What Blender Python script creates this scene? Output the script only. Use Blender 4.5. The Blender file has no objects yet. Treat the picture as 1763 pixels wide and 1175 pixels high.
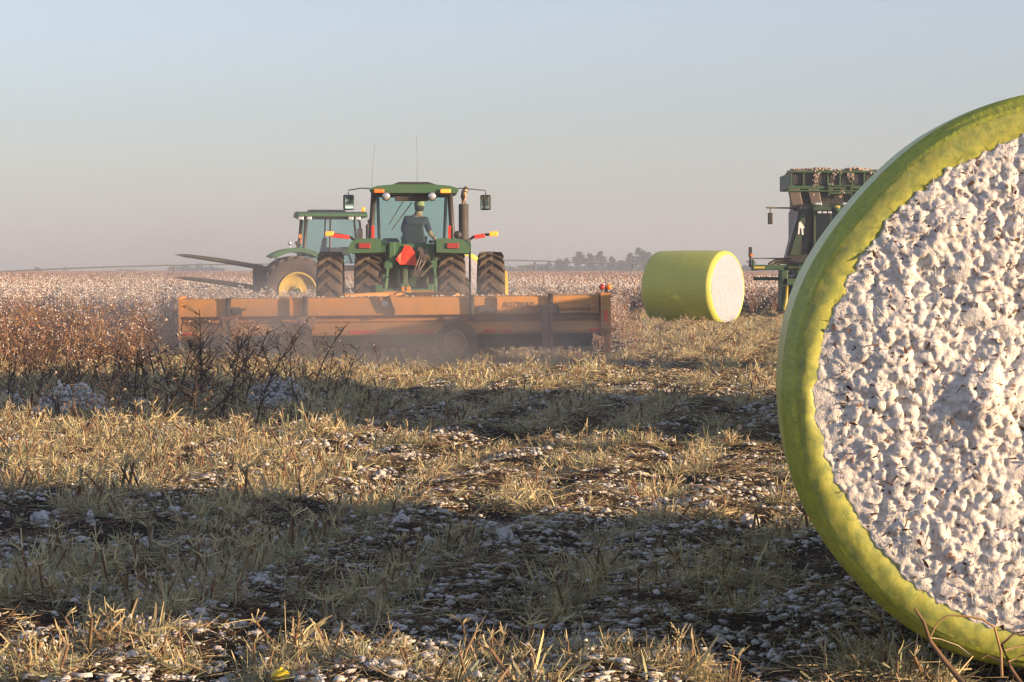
import bpy, bmesh, math, random
import numpy as np
from mathutils import Vector, Matrix, Euler

R = math.radians
rng = np.random.default_rng(7)
random.seed(7)
SC = bpy.context.scene
COL = SC.collection

# ------------------------------------------------------------------ camera, sky, sun, exposure
F = 4400.0            # focal length in photograph pixels
CH = 1.62             # camera height
W, H, HY = 1763.0, 1175.0, 465.0
cd = bpy.data.cameras.new("camera")
cam = bpy.data.objects.new("camera", cd)
COL.objects.link(cam)
cam.location = (0, 0, CH)
cam.rotation_euler = (R(90), 0, 0)
cd.sensor_width = 36.0
cd.lens = F / W * 36.0
cd.shift_y = -(H / 2 - HY) / W
cd.clip_start = 0.1
cd.clip_end = 6000
cd.dof.use_dof = False
SC.camera = cam

SUN_AZ, SUN_EL = 27.0, 8.4      # degrees behind pure right, elevation
to_sun = Vector((math.cos(R(SUN_AZ)) * math.cos(R(SUN_EL)), -math.sin(R(SUN_AZ)) * math.cos(R(SUN_EL)), math.sin(R(SUN_EL))))
world = bpy.data.worlds.new("World")
SC.world = world
world.use_nodes = True
wn = world.node_tree
bg = wn.nodes["Background"]
sky = wn.nodes.new("ShaderNodeTexSky")
sky.sky_type = 'NISHITA'
sky.sun_disc = False
sky.sun_elevation = R(SUN_EL)
sky.sun_rotation = R(90 + SUN_AZ)
sky.air_density = 1.0
sky.dust_density = 0.6
sky.ozone_density = 2.5
tint = wn.nodes.new("ShaderNodeMixRGB")
tint.blend_type = 'MULTIPLY'
tint.inputs[0].default_value = 1.0
tint.inputs[2].default_value = (0.99, 1.0, 1.27, 1)
wn.links.new(sky.outputs[0], tint.inputs[1])
hsv = wn.nodes.new("ShaderNodeHueSaturation")
hsv.inputs['Saturation'].default_value = 0.58
wn.links.new(tint.outputs[0], hsv.inputs['Color'])
wn.links.new(hsv.outputs[0], bg.inputs[0])
bg.inputs[1].default_value = 0.093

sd = bpy.data.lights.new("sun", 'SUN')
sd.energy = 5.0
sd.angle = R(0.5)
sd.color = (1.0, 0.68, 0.38)
so = bpy.data.objects.new("sun", sd)
COL.objects.link(so)
so.rotation_euler = to_sun.to_track_quat('Z', 'Y').to_euler()
so.location = (30, -15, 20)

SC.view_settings.view_transform = 'Standard'
SC.view_settings.look = 'None'
SC.view_settings.exposure = 1.08
SC.view_settings.gamma = 1.0
SC.view_settings.use_curve_mapping = False
SC.render.engine = 'CYCLES'
cy = SC.cycles
cy.max_bounces = 6
cy.diffuse_bounces = 3
cy.glossy_bounces = 2
cy.transmission_bounces = 3
cy.transparent_max_bounces = 12
cy.volume_bounces = 0
cy.volume_step_rate = 2.0
cy.caustics_reflective = False
cy.caustics_refractive = False
cy.use_denoising = True
cy.filter_width = 1.4


def PX(px, py, d):
    return Vector(((px - W / 2) / F * d, d, CH - (py - HY) / F * d))


# ------------------------------------------------------------------ materials
def mat(name, col, rough=0.7, metal=0.0, var=0.0, scale=8.0, col2=None, bump=0.0, bscale=60.0, island=0.0, spec=0.5, coat=0.0, stretch=None, emit=None, trans=0.0):
    m = bpy.data.materials.new(name)
    m.use_nodes = True
    nt = m.node_tree
    N, L = nt.nodes, nt.links
    b = N["Principled BSDF"]
    b.inputs['Roughness'].default_value = rough
    b.inputs['Metallic'].default_value = metal
    b.inputs['Specular IOR Level'].default_value = spec
    b.inputs['Coat Weight'].default_value = coat
    base = (*col, 1)
    out = None
    tc = N.new("ShaderNodeTexCoord")
    vec = tc.outputs['Object']
    if stretch:
        mp = N.new("ShaderNodeMapping")
        mp.inputs['Scale'].default_value = stretch
        L.new(vec, mp.inputs[0])
        vec = mp.outputs[0]
    if col2 is not None:
        nz = N.new("ShaderNodeTexNoise")
        nz.inputs['Scale'].default_value = scale
        nz.inputs['Detail'].default_value = 6
        nz.inputs['Roughness'].default_value = 0.65
        L.new(vec, nz.inputs['Vector'])
        rp = N.new("ShaderNodeValToRGB")
        rp.color_ramp.elements[0].position = 0.5 - 0.5 * (1 - var) * 0.5
        rp.color_ramp.elements[1].position = 0.5 + 0.5 * (1 - var) * 0.5
        rp.color_ramp.elements[0].color = base
        rp.color_ramp.elements[1].color = (*col2, 1)
        L.new(nz.outputs[0], rp.inputs[0])
        out = rp.outputs[0]
    if island > 0:
        g = N.new("ShaderNodeNewGeometry")
        hs = N.new("ShaderNodeHueSaturation")
        mr = N.new("ShaderNodeMapRange")
        mr.inputs[3].default_value = 1 - island
        mr.inputs[4].default_value = 1 + island
        L.new(g.outputs['Random Per Island'], mr.inputs[0])
        L.new(mr.outputs[0], hs.inputs['Value'])
        m2 = N.new("ShaderNodeMath")
        m2.operation = 'MULTIPLY_ADD'
        L.new(g.outputs['Random Per Island'], m2.inputs[0])
        m2.inputs[1].default_value = 0.05
        m2.inputs[2].default_value = 0.475
        L.new(m2.outputs[0], hs.inputs['Hue'])
        hs.inputs['Color'].default_value = base
        if out is not None:
            L.new(out, hs.inputs['Color'])
        out = hs.outputs[0]
    if out is not None:
        L.new(out, b.inputs['Base Color'])
    else:
        b.inputs['Base Color'].default_value = base
    if bump > 0:
        n2 = N.new("ShaderNodeTexNoise")
        n2.inputs['Scale'].default_value = bscale
        n2.inputs['Detail'].default_value = 5
        L.new(vec, n2.inputs['Vector'])
        bp = N.new("ShaderNodeBump")
        bp.inputs['Strength'].default_value = bump
        bp.inputs['Distance'].default_value = 0.02
        L.new(n2.outputs[0], bp.inputs['Height'])
        L.new(bp.outputs[0], b.inputs['Normal'])
    if emit:
        b.inputs['Emission Color'].default_value = (*emit[0], 1)
        b.inputs['Emission Strength'].default_value = emit[1]
    if trans > 0:     # thin leaves / straw / film let some light through
        tr = N.new("ShaderNodeBsdfTranslucent")
        if out is not None:
            L.new(out, tr.inputs[0])
        else:
            tr.inputs[0].default_value = base
        mx = N.new("ShaderNodeMixShader")
        mx.inputs[0].default_value = trans
        L.new(b.outputs[0], mx.inputs[1])
        L.new(tr.outputs[0], mx.inputs[2])
        L.new(mx.outputs[0], N["Material Output"].inputs[0])
    return m


def glass_mat(name, tint, gloss=0.08):
    m = bpy.data.materials.new(name)
    m.use_nodes = True
    nt = m.node_tree
    N, L = nt.nodes, nt.links
    N.remove(N["Principled BSDF"])
    t = N.new("ShaderNodeBsdfTransparent")
    t.inputs[0].default_value = (*tint, 1)
    g = N.new("ShaderNodeBsdfGlossy")
    g.inputs['Roughness'].default_value = 0.03
    g.inputs[0].default_value = (0.9, 0.95, 1, 1)
    mx = N.new("ShaderNodeMixShader")
    mx.inputs[0].default_value = gloss
    L.new(t.outputs[0], mx.inputs[1])
    L.new(g.outputs[0], mx.inputs[2])
    L.new(mx.outputs[0], N["Material Output"].inputs[0])
    return m


M = {}
M['soil'] = mat('soil', (0.016, 0.013, 0.011), 0.95, col2=(0.05, 0.036, 0.026), scale=9, var=0.2, bump=1.0, bscale=45, spec=0.1)
M['straw'] = mat('straw', (0.62, 0.49, 0.28), 0.6, col2=(0.42, 0.36, 0.22), scale=3, island=0.35, trans=0.25)
M['straw_green'] = mat('straw_green', (0.24, 0.28, 0.17), 0.6, col2=(0.36, 0.35, 0.22), scale=3, island=0.35, trans=0.25)
M['stub'] = mat('stub', (0.10, 0.055, 0.035), 0.8, col2=(0.24, 0.14, 0.08), scale=6, island=0.35)
M['bark_dark'] = mat('bark_dark', (0.035, 0.024, 0.022), 0.8, col2=(0.075, 0.045, 0.035), scale=5, island=0.3)
M['twig_tan'] = mat('twig_tan', (0.30, 0.17, 0.08), 0.7, island=0.3)
M['leaf_crop'] = mat('leaf_crop', (0.36, 0.19, 0.11), 0.7, island=0.4, trans=0.3)
M['twig_brown'] = mat('twig_brown', (0.25, 0.145, 0.10), 0.8, island=0.4)
M['burr'] = mat('burr', (0.36, 0.21, 0.12), 0.7, island=0.4, trans=0.2)
M['leaf_dry'] = mat('leaf_dry', (0.15, 0.075, 0.045), 0.7, island=0.5, trans=0.2)
M['lint'] = mat('lint', (0.68, 0.67, 0.67), 0.95, col2=(0.55, 0.52, 0.50), scale=30, island=0.12, bump=0.5, bscale=200, spec=0.1)
M['lint_far'] = mat('lint_far', (0.74, 0.71, 0.69), 0.95, island=0.25, spec=0.1)
M['green'] = mat('green', (0.045, 0.155, 0.075), 0.55, col2=(0.085, 0.14, 0.085), scale=5, var=0.0, spec=0.3)
M['green_dark'] = mat('green_dark', (0.016, 0.06, 0.027), 0.6, col2=(0.045, 0.06, 0.04), scale=6)
M['yellow'] = mat('yellow', (0.62, 0.44, 0.04), 0.55, col2=(0.42, 0.32, 0.10), scale=6)
M['rubber'] = mat('rubber', (0.05, 0.041, 0.035), 0.85, col2=(0.12, 0.088, 0.063), scale=5, var=0.2, bump=0.3, bscale=30)
M['black'] = mat('black', (0.022, 0.022, 0.024), 0.5, col2=(0.05, 0.045, 0.04), scale=9)
M['black_dusty'] = mat('black_dusty', (0.03, 0.028, 0.027), 0.8, col2=(0.075, 0.065, 0.055), scale=4)
M['steel'] = mat('steel', (0.20, 0.18, 0.17), 0.5, metal=0.6, col2=(0.14, 0.10, 0.08), scale=9)
M['exhaust'] = mat('exhaust', (0.10, 0.09, 0.085), 0.55, metal=0.3, col2=(0.17, 0.13, 0.10), scale=7)
M['exhaust_m'] = mat('muffler', (0.045, 0.043, 0.045), 0.7, col2=(0.085, 0.075, 0.07), scale=7)
M['exhaust_tip'] = mat('exhaust_tip', (0.26, 0.19, 0.15), 0.5, metal=0.5, col2=(0.32, 0.2, 0.12), scale=12)
M['rust_steel'] = mat('rust_steel', (0.20, 0.10, 0.06), 0.8, col2=(0.28, 0.17, 0.11), scale=6)
M['amber'] = mat('amber', (0.85, 0.22, 0.02), 0.25, coat=0.6)
M['amber_lit'] = mat('amber_lit', (0.9, 0.30, 0.03), 0.25, coat=0.6, emit=((1.0, 0.32, 0.04), 0.55))
M['red_lens'] = mat('red_lens', (0.35, 0.03, 0.02), 0.25, coat=0.6)
M['red_tape'] = mat('red_tape', (0.85, 0.05, 0.03), 0.35)
M['smv'] = mat('smv', (0.90, 0.09, 0.03), 0.4, col2=(0.75, 0.05, 0.03), scale=14)
M['orange'] = mat('orange', (0.60, 0.25, 0.035), 0.65, col2=(0.42, 0.22, 0.075), scale=3.5, var=0.25, bump=0.15, bscale=12)
M['mirror'] = mat('mirror', (0.85, 0.85, 0.8), 0.08, metal=1.0)
M['lamp_glass'] = mat('lamp_glass', (0.7, 0.72, 0.75), 0.15, metal=0.6)
M['white'] = mat('white', (0.75, 0.75, 0.74), 0.5)
M['letter'] = mat('letter', (0.13, 0.075, 0.045), 0.6)
M['glass'] = glass_mat('cab_glass', (0.82, 0.915, 0.90), 0.03)
M['glass_dark'] = glass_mat('dark_cab_glass', (0.25, 0.32, 0.24), 0.04)
M['skin'] = mat('skin', (0.50, 0.30, 0.21), 0.5)
M['shirt'] = mat('shirt', (0.06, 0.065, 0.10), 0.9)
M['trouser'] = mat('trouser', (0.05, 0.055, 0.07), 0.9)
M['cap'] = mat('cap', (0.50, 0.46, 0.26), 0.8)
M['hair'] = mat('hair', (0.05, 0.035, 0.025), 0.8)
M['needles'] = mat('needles', (0.035, 0.05, 0.03), 0.8, island=0.35)
M['trunk'] = mat('trunk', (0.10, 0.075, 0.06), 0.9)
M['pipe'] = mat('pipe', (0.22, 0.22, 0.23), 0.5, metal=0.3)
M['gourd'] = mat('gourd', (0.80, 0.60, 0.04), 0.35)
M['debris'] = mat('debris', (0.28, 0.19, 0.14), 0.95, col2=(0.52, 0.45, 0.41), scale=5, bump=1.0, bscale=18)


def film_mat(name, ca, cb, axis_stretch):
    """yellow-green stretch wrap: lengthwise streaks, mottling, small creases, some light through"""
    m = bpy.data.materials.new(name)
    m.use_nodes = True
    nt = m.node_tree
    N, L = nt.nodes, nt.links
    b = N["Principled BSDF"]
    b.inputs['Roughness'].default_value = 0.42
    b.inputs['Coat Weight'].default_value = 0.2
    b.inputs['Coat Roughness'].default_value = 0.2
    tc = N.new("ShaderNodeTexCoord")
    n1 = N.new("ShaderNodeTexNoise")
    n1.inputs['Scale'].default_value = 22
    n1.inputs['Detail'].default_value = 8
    n1.inputs['Roughness'].default_value = 0.7
    L.new(tc.outputs['Object'], n1.inputs['Vector'])
    rp = N.new("ShaderNodeValToRGB")
    e = rp.color_ramp.elements
    e[0].position, e[0].color = 0.40, (*cb, 1)
    e[1].position, e[1].color = 0.58, (*ca, 1)
    L.new(n1.outputs[0], rp.inputs[0])
    # dark specks of leaf under the film
    v = N.new("ShaderNodeTexNoise")
    v.inputs['Scale'].default_value = 34
    v.inputs['Detail'].default_value = 9
    v.inputs['Roughness'].default_value = 0.75
    v.inputs['Distortion'].default_value = 0.6
    L.new(tc.outputs['Object'], v.inputs['Vector'])
    r2 = N.new("ShaderNodeValToRGB")
    r2.color_ramp.elements[0].position = 0.53
    r2.color_ramp.elements[0].color = (0, 0, 0, 1)
    r2.color_ramp.elements[1].position = 0.72
    r2.color_ramp.elements[1].color = (0.85, 0.85, 0.85, 1)
    L.new(v.outputs[0], r2.inputs[0])
    mx = N.new("ShaderNodeMixRGB")
    mx.inputs[2].default_value = (0.22, 0.26, 0.05, 1)
    L.new(r2.outputs[0], mx.inputs[0])
    L.new(rp.outputs[0], mx.inputs[1])
    L.new(mx.outputs[0], b.inputs['Base Color'])
    mp = N.new("ShaderNodeMapping")
    mp.inputs['Scale'].default_value = axis_stretch
    L.new(tc.outputs['Object'], mp.inputs[0])
    n3 = N.new("ShaderNodeTexNoise")
    n3.inputs['Scale'].default_value = 9
    n3.inputs['Detail'].default_value = 7
    n3.inputs['Distortion'].default_value = 0.4
    L.new(mp.outputs[0], n3.inputs['Vector'])
    bp = N.new("ShaderNodeBump")
    bp.inputs['Strength'].default_value = 0.35
    bp.inputs['Distance'].default_value = 0.012
    L.new(n3.outputs[0], bp.inputs['Height'])
    L.new(bp.outputs[0], b.inputs['Normal'])
    tr = N.new("ShaderNodeBsdfTranslucent")
    L.new(mx.outputs[0], tr.inputs[0])
    ms = N.new("ShaderNodeMixShader")
    ms.inputs[0].default_value = 0.12
    L.new(b.outputs[0], ms.inputs[1])
    L.new(tr.outputs[0], ms.inputs[2])
    L.new(ms.outputs[0], N["Material Output"].inputs[0])
    return m


M['film_far'] = mat('wrap_film_far', (0.80, 0.80, 0.17), 0.4, col2=(0.72, 0.76, 0.17), scale=3, bump=0.3, bscale=6, stretch=(3, 0.5, 3), trans=0.28, coat=0.2)
M['film'] = film_mat('wrap_film', (0.52, 0.52, 0.11), (0.32, 0.37, 0.10), (1.6, 1, 1.2))
M['film_side'] = film_mat('wrap_film_side', (0.52, 0.55, 0.075), (0.40, 0.45, 0.08), (5, 0.6, 5))


def cotton_mat():
    m = bpy.data.materials.new('pressed_cotton')
    m.use_nodes = True
    nt = m.node_tree
    N, L = nt.nodes, nt.links
    b = N["Principled BSDF"]
    b.inputs['Roughness'].default_value = 0.95
    b.inputs['Specular IOR Level'].default_value = 0.1
    tc = N.new("ShaderNodeTexCoord")
    n0 = N.new("ShaderNodeTexNoise")
    n0.inputs['Scale'].default_value = 4
    n0.inputs['Detail'].default_value = 4
    L.new(tc.outputs['Object'], n0.inputs['Vector'])
    r0 = N.new("ShaderNodeValToRGB")
    r0.color_ramp.elements[0].position = 0.35
    r0.color_ramp.elements[0].color = (0.76, 0.73, 0.71, 1)
    r0.color_ramp.elements[1].position = 0.7
    r0.color_ramp.elements[1].color = (0.73, 0.68, 0.65, 1)
    L.new(n0.outputs[0], r0.inputs[0])
    n1 = N.new("ShaderNodeTexNoise")
    n1.inputs['Scale'].default_value = 70
    n1.inputs['Detail'].default_value = 4
    n1.inputs['Roughness'].default_value = 0.7
    L.new(tc.outputs['Object'], n1.inputs['Vector'])
    r1 = N.new("ShaderNodeValToRGB")
    r1.color_ramp.elements[0].position = 0.62
    r1.color_ramp.elements[0].color = (0, 0, 0, 1)
    r1.color_ramp.elements[1].position = 0.71
    r1.color_ramp.elements[1].color = (0.8, 0.8, 0.8, 1)
    L.new(n1.outputs[0], r1.inputs[0])
    mx = N.new("ShaderNodeMixRGB")
    mx.inputs[2].default_value = (0.27, 0.16, 0.10, 1)
    L.new(r1.outputs[0], mx.inputs[0])
    L.new(r0.outputs[0], mx.inputs[1])
    L.new(mx.outputs[0], b.inputs['Base Color'])
    n2 = N.new("ShaderNodeTexNoise")
    n2.inputs['Scale'].default_value = 160
    n2.inputs['Detail'].default_value = 4
    L.new(tc.outputs['Object'], n2.inputs['Vector'])
    bp = N.new("ShaderNodeBump")
    bp.inputs['Strength'].default_value = 0.5
    bp.inputs['Distance'].default_value = 0.008
    L.new(n2.outputs[0], bp.inputs['Height'])
    L.new(bp.outputs[0], b.inputs['Normal'])
    return m


M['cotton'] = cotton_mat()
M['cotton_far'] = mat('dimmed_cotton', (0.40, 0.42, 0.52), 0.95, col2=(0.35, 0.34, 0.40), scale=14, var=0.0, bump=0.6, bscale=40, spec=0.1)  # cotton colour dimmed and cooled to offset strong warm sun on far faces


# ------------------------------------------------------------------ object helpers
def tag(o, label=None, cat=None, group=None, kind=None):
    if label: o['label'] = label
    if cat: o['category'] = cat
    if group: o['group'] = group
    if kind: o['kind'] = kind
    return o


def empty(name, loc=(0, 0, 0), rz=0.0):
    o = bpy.data.objects.new(name, None)
    o.empty_display_size = 0.2
    COL.objects.link(o)
    o.location = loc
    o.rotation_euler = (0, 0, rz)
    return o


class G:
    """collects shapes and links them as one mesh object"""
    def __init__(s):
        s.V = []; s.n = 0
        s.F = []          # (faces array m x k, mat index, smooth)

    def add(s, V, Fc, m=0, smooth=False):
        V = np.asarray(V, dtype=np.float64).reshape(-1, 3)
        Fc = np.asarray(Fc, dtype=np.int64)
        if len(Fc) == 0: return s
        s.V.append(V)
        s.F.append((Fc + s.n, m, smooth))
        s.n += len(V)
        return s

    def arrays(s):
        V = np.concatenate(s.V)
        li, tot, mi, sm = [], [], [], []
        for Fc, m, smo in s.F:
            li.append(Fc.ravel()); tot.append(np.full(len(Fc), Fc.shape[1]))
            mi.append(np.full(len(Fc), m)); sm.append(np.full(len(Fc), smo))
        return V, np.concatenate(li), np.concatenate(tot), np.concatenate(mi), np.concatenate(sm)

    def mesh(s, name, mats):
        V, li, tot, mi, sm = s.arrays()
        me = bpy.data.meshes.new(name)
        me.vertices.add(len(V)); me.vertices.foreach_set('co', V.astype(np.float32).ravel())
        me.loops.add(len(li)); me.loops.foreach_set('vertex_index', li.astype(np.int32))
        me.polygons.add(len(tot))
        st = np.concatenate([[0], np.cumsum(tot)[:-1]]).astype(np.int32)
        me.polygons.foreach_set('loop_start', st)
        me.polygons.foreach_set('loop_total', tot.astype(np.int32))
        me.polygons.foreach_set('material_index', mi.astype(np.int32))
        me.polygons.foreach_set('use_smooth', sm.astype(bool))
        for m in mats: me.materials.append(m)
        me.update(calc_edges=True)
        me.validate()
        return me

    def build(s, name, mats, parent=None, loc=None, bev=0.0):
        if not isinstance(mats, (list, tuple)): mats = [mats]
        o = bpy.data.objects.new(name, s.mesh(name, mats))
        COL.objects.link(o)
        if parent: o.parent = parent
        if loc is not None: o.location = loc
        if bev > 0:
            b = o.modifiers.new('bevel', 'BEVEL')
            b.width = bev; b.segments = 2; b.limit_method = 'ANGLE'; b.angle_limit = R(40)
        return o

    # shapes
    def box(s, c, d, rot=(0, 0, 0), m=0, taper=1.0):
        x, y, z = d[0] / 2, d[1] / 2, d[2] / 2
        t = taper
        v = [(-x, -y, -z), (x, -y, -z), (x, y, -z), (-x, y, -z), (-x * t, -y * t, z), (x * t, -y * t, z), (x * t, y * t, z), (-x * t, y * t, z)]
        e = Euler(rot).to_matrix()
        v = [e @ Vector(p) + Vector(c) for p in v]
        return s.add([tuple(p) for p in v], [(0, 3, 2, 1), (4, 5, 6, 7), (0, 1, 5, 4), (1, 2, 6, 5), (2, 3, 7, 6), (3, 0, 4, 7)], m)

    def prism(s, poly, a0, a1, axis='x', m=0, smooth=False):
        """poly in the plane normal to axis: x-> (y,z), y-> (x,z), z-> (x,y)"""
        n = len(poly)
        def put(p, a):
            return {'x': (a, p[0], p[1]), 'y': (p[0], a, p[1]), 'z': (p[0], p[1], a)}[axis]
        V = [put(p, a0) for p in poly] + [put(p, a1) for p in poly]
        s.add(V, [(i, (i + 1) % n, (i + 1) % n + n, i + n) for i in range(n)], m, smooth)
        k = s.n
        s.add(V, [tuple(range(n))], m)
        s.F.append((np.array([tuple(range(2 * n - 1, n - 1, -1))]) + k, m, False))
        return s

    def tube(s, pts, r, n=8, m=0, smooth=True, cap=True):
        pts = [Vector(p) for p in pts]
        if not hasattr(r, '__len__'): r = [r] * len(pts)
        V = []
        up = Vector((0, 0, 1))
        for i, p in enumerate(pts):
            t = (pts[min(i + 1, len(pts) - 1)] - pts[max(i - 1, 0)]).normalized()
            a = t.cross(up)
            if a.length < 1e-3: a = t.cross(Vector((0, 1, 0)))
            a.normalize(); b = t.cross(a)
            for k in range(n):
                th = 2 * math.pi * k / n
                V.append(tuple(p + (a * math.cos(th) + b * math.sin(th)) * r[i]))
        Fc = [(i * n + k, i * n + (k + 1) % n, (i + 1) * n + (k + 1) % n, (i + 1) * n + k) for i in range(len(pts) - 1) for k in range(n)]
        base = s.n
        s.add(V, Fc, m, smooth)
        if cap:
            s.F.append((np.array([tuple(range(n))]) + base, m, False))
            s.F.append((np.array([tuple(range(n - 1, -1, -1))]) + base + (len(pts) - 1) * n, m, False))
        return s

    def lathe(s, prof, c=(0, 0, 0), axis='x', n=40, m=0, smooth=True):
        """prof: list of (along axis, radius)"""
        V = []
        for a, r in prof:
            for k in range(n):
                th = 2 * math.pi * k / n
                u, w = r * math.cos(th), r * math.sin(th)
                p = {'x': (a, u, w), 'y': (u, a, w), 'z': (u, w, a)}[axis]
                V.append((p[0] + c[0], p[1] + c[1], p[2] + c[2]))
        Fc = [(i * n + k, i * n + (k + 1) % n, (i + 1) * n + (k + 1) % n, (i + 1) * n + k) for i in range(len(prof) - 1) for k in range(n)]
        return s.add(V, Fc, m, smooth)

    def ball(s, c, r, m=0, sc=(1, 1, 1), n=12):
        V = []; k = n // 2
        for i in range(k + 1):
            ph = math.pi * i / k
            for j in range(n):
                th = 2 * math.pi * j / n
                V.append((c[0] + r * sc[0] * math.sin(ph) * math.cos(th), c[1] + r * sc[1] * math.sin(ph) * math.sin(th), c[2] + r * sc[2] * math.cos(ph)))
        Fc = [(i * n + j, i * n + (j + 1) % n, (i + 1) * n + (j + 1) % n, (i + 1) * n + j) for i in range(k) for j in range(n)]
        return s.add(V, Fc, m, True)

    def inst(s, T, P, rz, sc, mats_off=0):
        """joins copies of template G at points"""
        P = np.asarray(P); n = len(P)
        if n == 0: return s
        TV = np.concatenate(T.V)
        c, si = np.cos(rz), np.sin(rz)
        X = (TV[None, :, 0] * c[:, None] - TV[None, :, 1] * si[:, None]) * sc[:, None] + P[:, 0:1]
        Y = (TV[None, :, 0] * si[:, None] + TV[None, :, 1] * c[:, None]) * sc[:, None] + P[:, 1:2]
        Z = TV[None, :, 2] * sc[:, None] + P[:, 2:3]
        V = np.stack([X, Y, Z], -1).reshape(-1, 3)
        base = s.n
        s.V.append(V)
        off = np.arange(n) * len(TV)
        for Fc, m, smo in T.F:
            FF = (Fc[None] + off[:, None, None]).reshape(-1, Fc.shape[1]) + base
            s.F.append((FF, m, smo))
        s.n += len(V)
        return s


def unit(v):
    return v / np.maximum(np.linalg.norm(v, axis=-1, keepdims=True), 1e-9)


def blades(g, P, D, Ln, Wd, bend, m=0):
    """n thin bent strips: P base, D direction, Ln length, Wd width, bend vector"""
    n = len(P)
    D = unit(D)
    side = unit(np.cross(D, rng.normal(size=(n, 3))))
    mid = P + D * (Ln * 0.5)[:, None] + bend * 0.3
    tip = P + D * (Ln * 0.85)[:, None] + bend
    w = Wd[:, None] * 0.5
    jag = D * (w * rng.uniform(-1.5, 1.5, (n, 1)))
    V = np.stack([P - side * w * 0.8, P + side * w * 0.8, mid - side * w, mid + side * w, tip - side * w * 0.55 - jag, tip + side * w * 0.55 + jag], 1).reshape(-1, 3)
    o = (np.arange(n) * 6)[:, None]
    Fc = np.concatenate([o + np.array([[0, 1, 3, 2]]), o + np.array([[2, 3, 5, 4]])])
    g.add(V, Fc, m)


def sticks(g, A, B, ra, rb, m=0, k=3):
    """n tapered k-sided sticks from A to B"""
    n = len(A)
    D = unit(B - A)
    ref = np.where(np.abs(D[:, 2:3]) > 0.9, np.array([[1.0, 0, 0]]), np.array([[0, 0, 1.0]]))
    a = unit(np.cross(D, ref)); b = np.cross(D, a)
    V = []
    for C, r in ((A, ra), (B, rb)):
        for i in range(k):
            th = 2 * math.pi * i / k
            V.append(C + (a * math.cos(th) + b * math.sin(th)) * np.asarray(r).reshape(-1, 1))
    V = np.stack(V, 1).reshape(-1, 3)
    o = (np.arange(n) * 2 * k)[:, None]
    Fc = np.concatenate([o + np.array([[i, (i + 1) % k, (i + 1) % k + k, i + k]]) for i in range(k)])
    g.add(V, Fc, m, True)


def ico(sub):
    bm = bmesh.new()
    bmesh.ops.create_icosphere(bm, subdivisions=sub, radius=1.0)
    V = np.array([v.co[:] for v in bm.verts]); Fc = np.array([[v.index for v in f.verts] for f in bm.faces])
    bm.free()
    return V, Fc


ICO = {i: ico(i) for i in (1, 2, 3)}
OCT = (np.array([(1, 0, 0), (0, 1, 0), (-1, 0, 0), (0, -1, 0), (0, 0, 1), (0, 0, -1)], float),
       np.array([(0, 1, 4), (1, 2, 4), (2, 3, 4), (3, 0, 4), (1, 0, 5), (2, 1, 5), (3, 2, 5), (0, 3, 5)]))


def lumps(g, P, Rd, sub=1, m=0, rough=0.25, flat=0.75, smooth=True):
    """n lumpy balls at P with radius Rd"""
    V0, F0 = OCT if sub == 0 else ICO[sub]
    n = len(P)
    sc = np.stack([rng.uniform(0.7, 1.3, n) * (1 if sub == 0 or rough < 0.3 else rng.uniform(0.9, 1.6, n)), rng.uniform(0.7, 1.3, n), rng.uniform(flat * 0.7, flat * 1.2, n)], 1)
    V = V0[None] * sc[:, None, :]
    V = V * (1 + rough * rng.normal(size=(n, len(V0), 1)).clip(-1.6, 1.6))
    th = rng.uniform(0, 6.28, n)
    c, s = np.cos(th)[:, None], np.sin(th)[:, None]
    V = np.stack([V[..., 0] * c - V[..., 1] * s, V[..., 0] * s + V[..., 1] * c, V[..., 2]], -1)
    V = V * np.asarray(Rd)[:, None, None] + P[:, None, :]
    o = (np.arange(n) * len(V0))[:, None, None]
    g.add(V.reshape(-1, 3), (F0[None] + o).reshape(-1, F0.shape[1]), m, smooth)


def vnoise(x, y, seed=0, period=97):
    """smooth value noise"""
    r = np.random.default_rng(seed).random((period, period))
    xi, yi = np.floor(x).astype(int), np.floor(y).astype(int)
    fx, fy = x - xi, y - yi
    fx, fy = fx * fx * (3 - 2 * fx), fy * fy * (3 - 2 * fy)
    g = lambda a, b: r[a % period, b % period]
    return (g(xi, yi) * (1 - fx) + g(xi + 1, yi) * fx) * (1 - fy) + (g(xi, yi + 1) * (1 - fx) + g(xi + 1, yi + 1) * fx) * fy


# ------------------------------------------------------------------ ground
ROW_A = R(7.8)          # crop rows run away and to the right
ROW_S = 0.97
ca, sa = math.cos(ROW_A), math.sin(ROW_A)


def rowcoord(x, y):     # across-row and along-row coordinates
    return x * ca - y * sa, x * sa + y * ca


def unrow(u, v):
    return u * ca + v * sa, -u * sa + v * ca


def ground_z(x, y):
    u, v = rowcoord(x, y)
    d = np.abs(y)
    fade = np.clip((75 - d) / 45, 0, 1)
    z = 0.035 * np.cos(u / ROW_S * 2 * math.pi)
    z = z + 0.06 * (vnoise(x * 0.9 + 50, y * 0.9 + 50, 1) - 0.5) + 0.05 * (vnoise(x * 3.1 + 50, y * 3.1 + 50, 2) - 0.5)
    z = z + 0.035 * (vnoise(x * 9 + 200, y * 9 + 50, 3) - 0.5)
    return z * fade


def graded(lo, hi, step, far_lo, far_hi, k=1.35):
    a = list(np.arange(lo, hi, step))
    s = step; p = hi
    up = []
    while p < far_hi:
        up.append(p); s *= k; p += s
    up.append(far_hi)
    s = step; p = lo; dn = []
    while True:
        s *= k; p -= s
        if p <= far_lo: break
        dn.append(p)
    dn.append(far_lo)
    return np.array(dn[::-1] + a + up)


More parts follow.
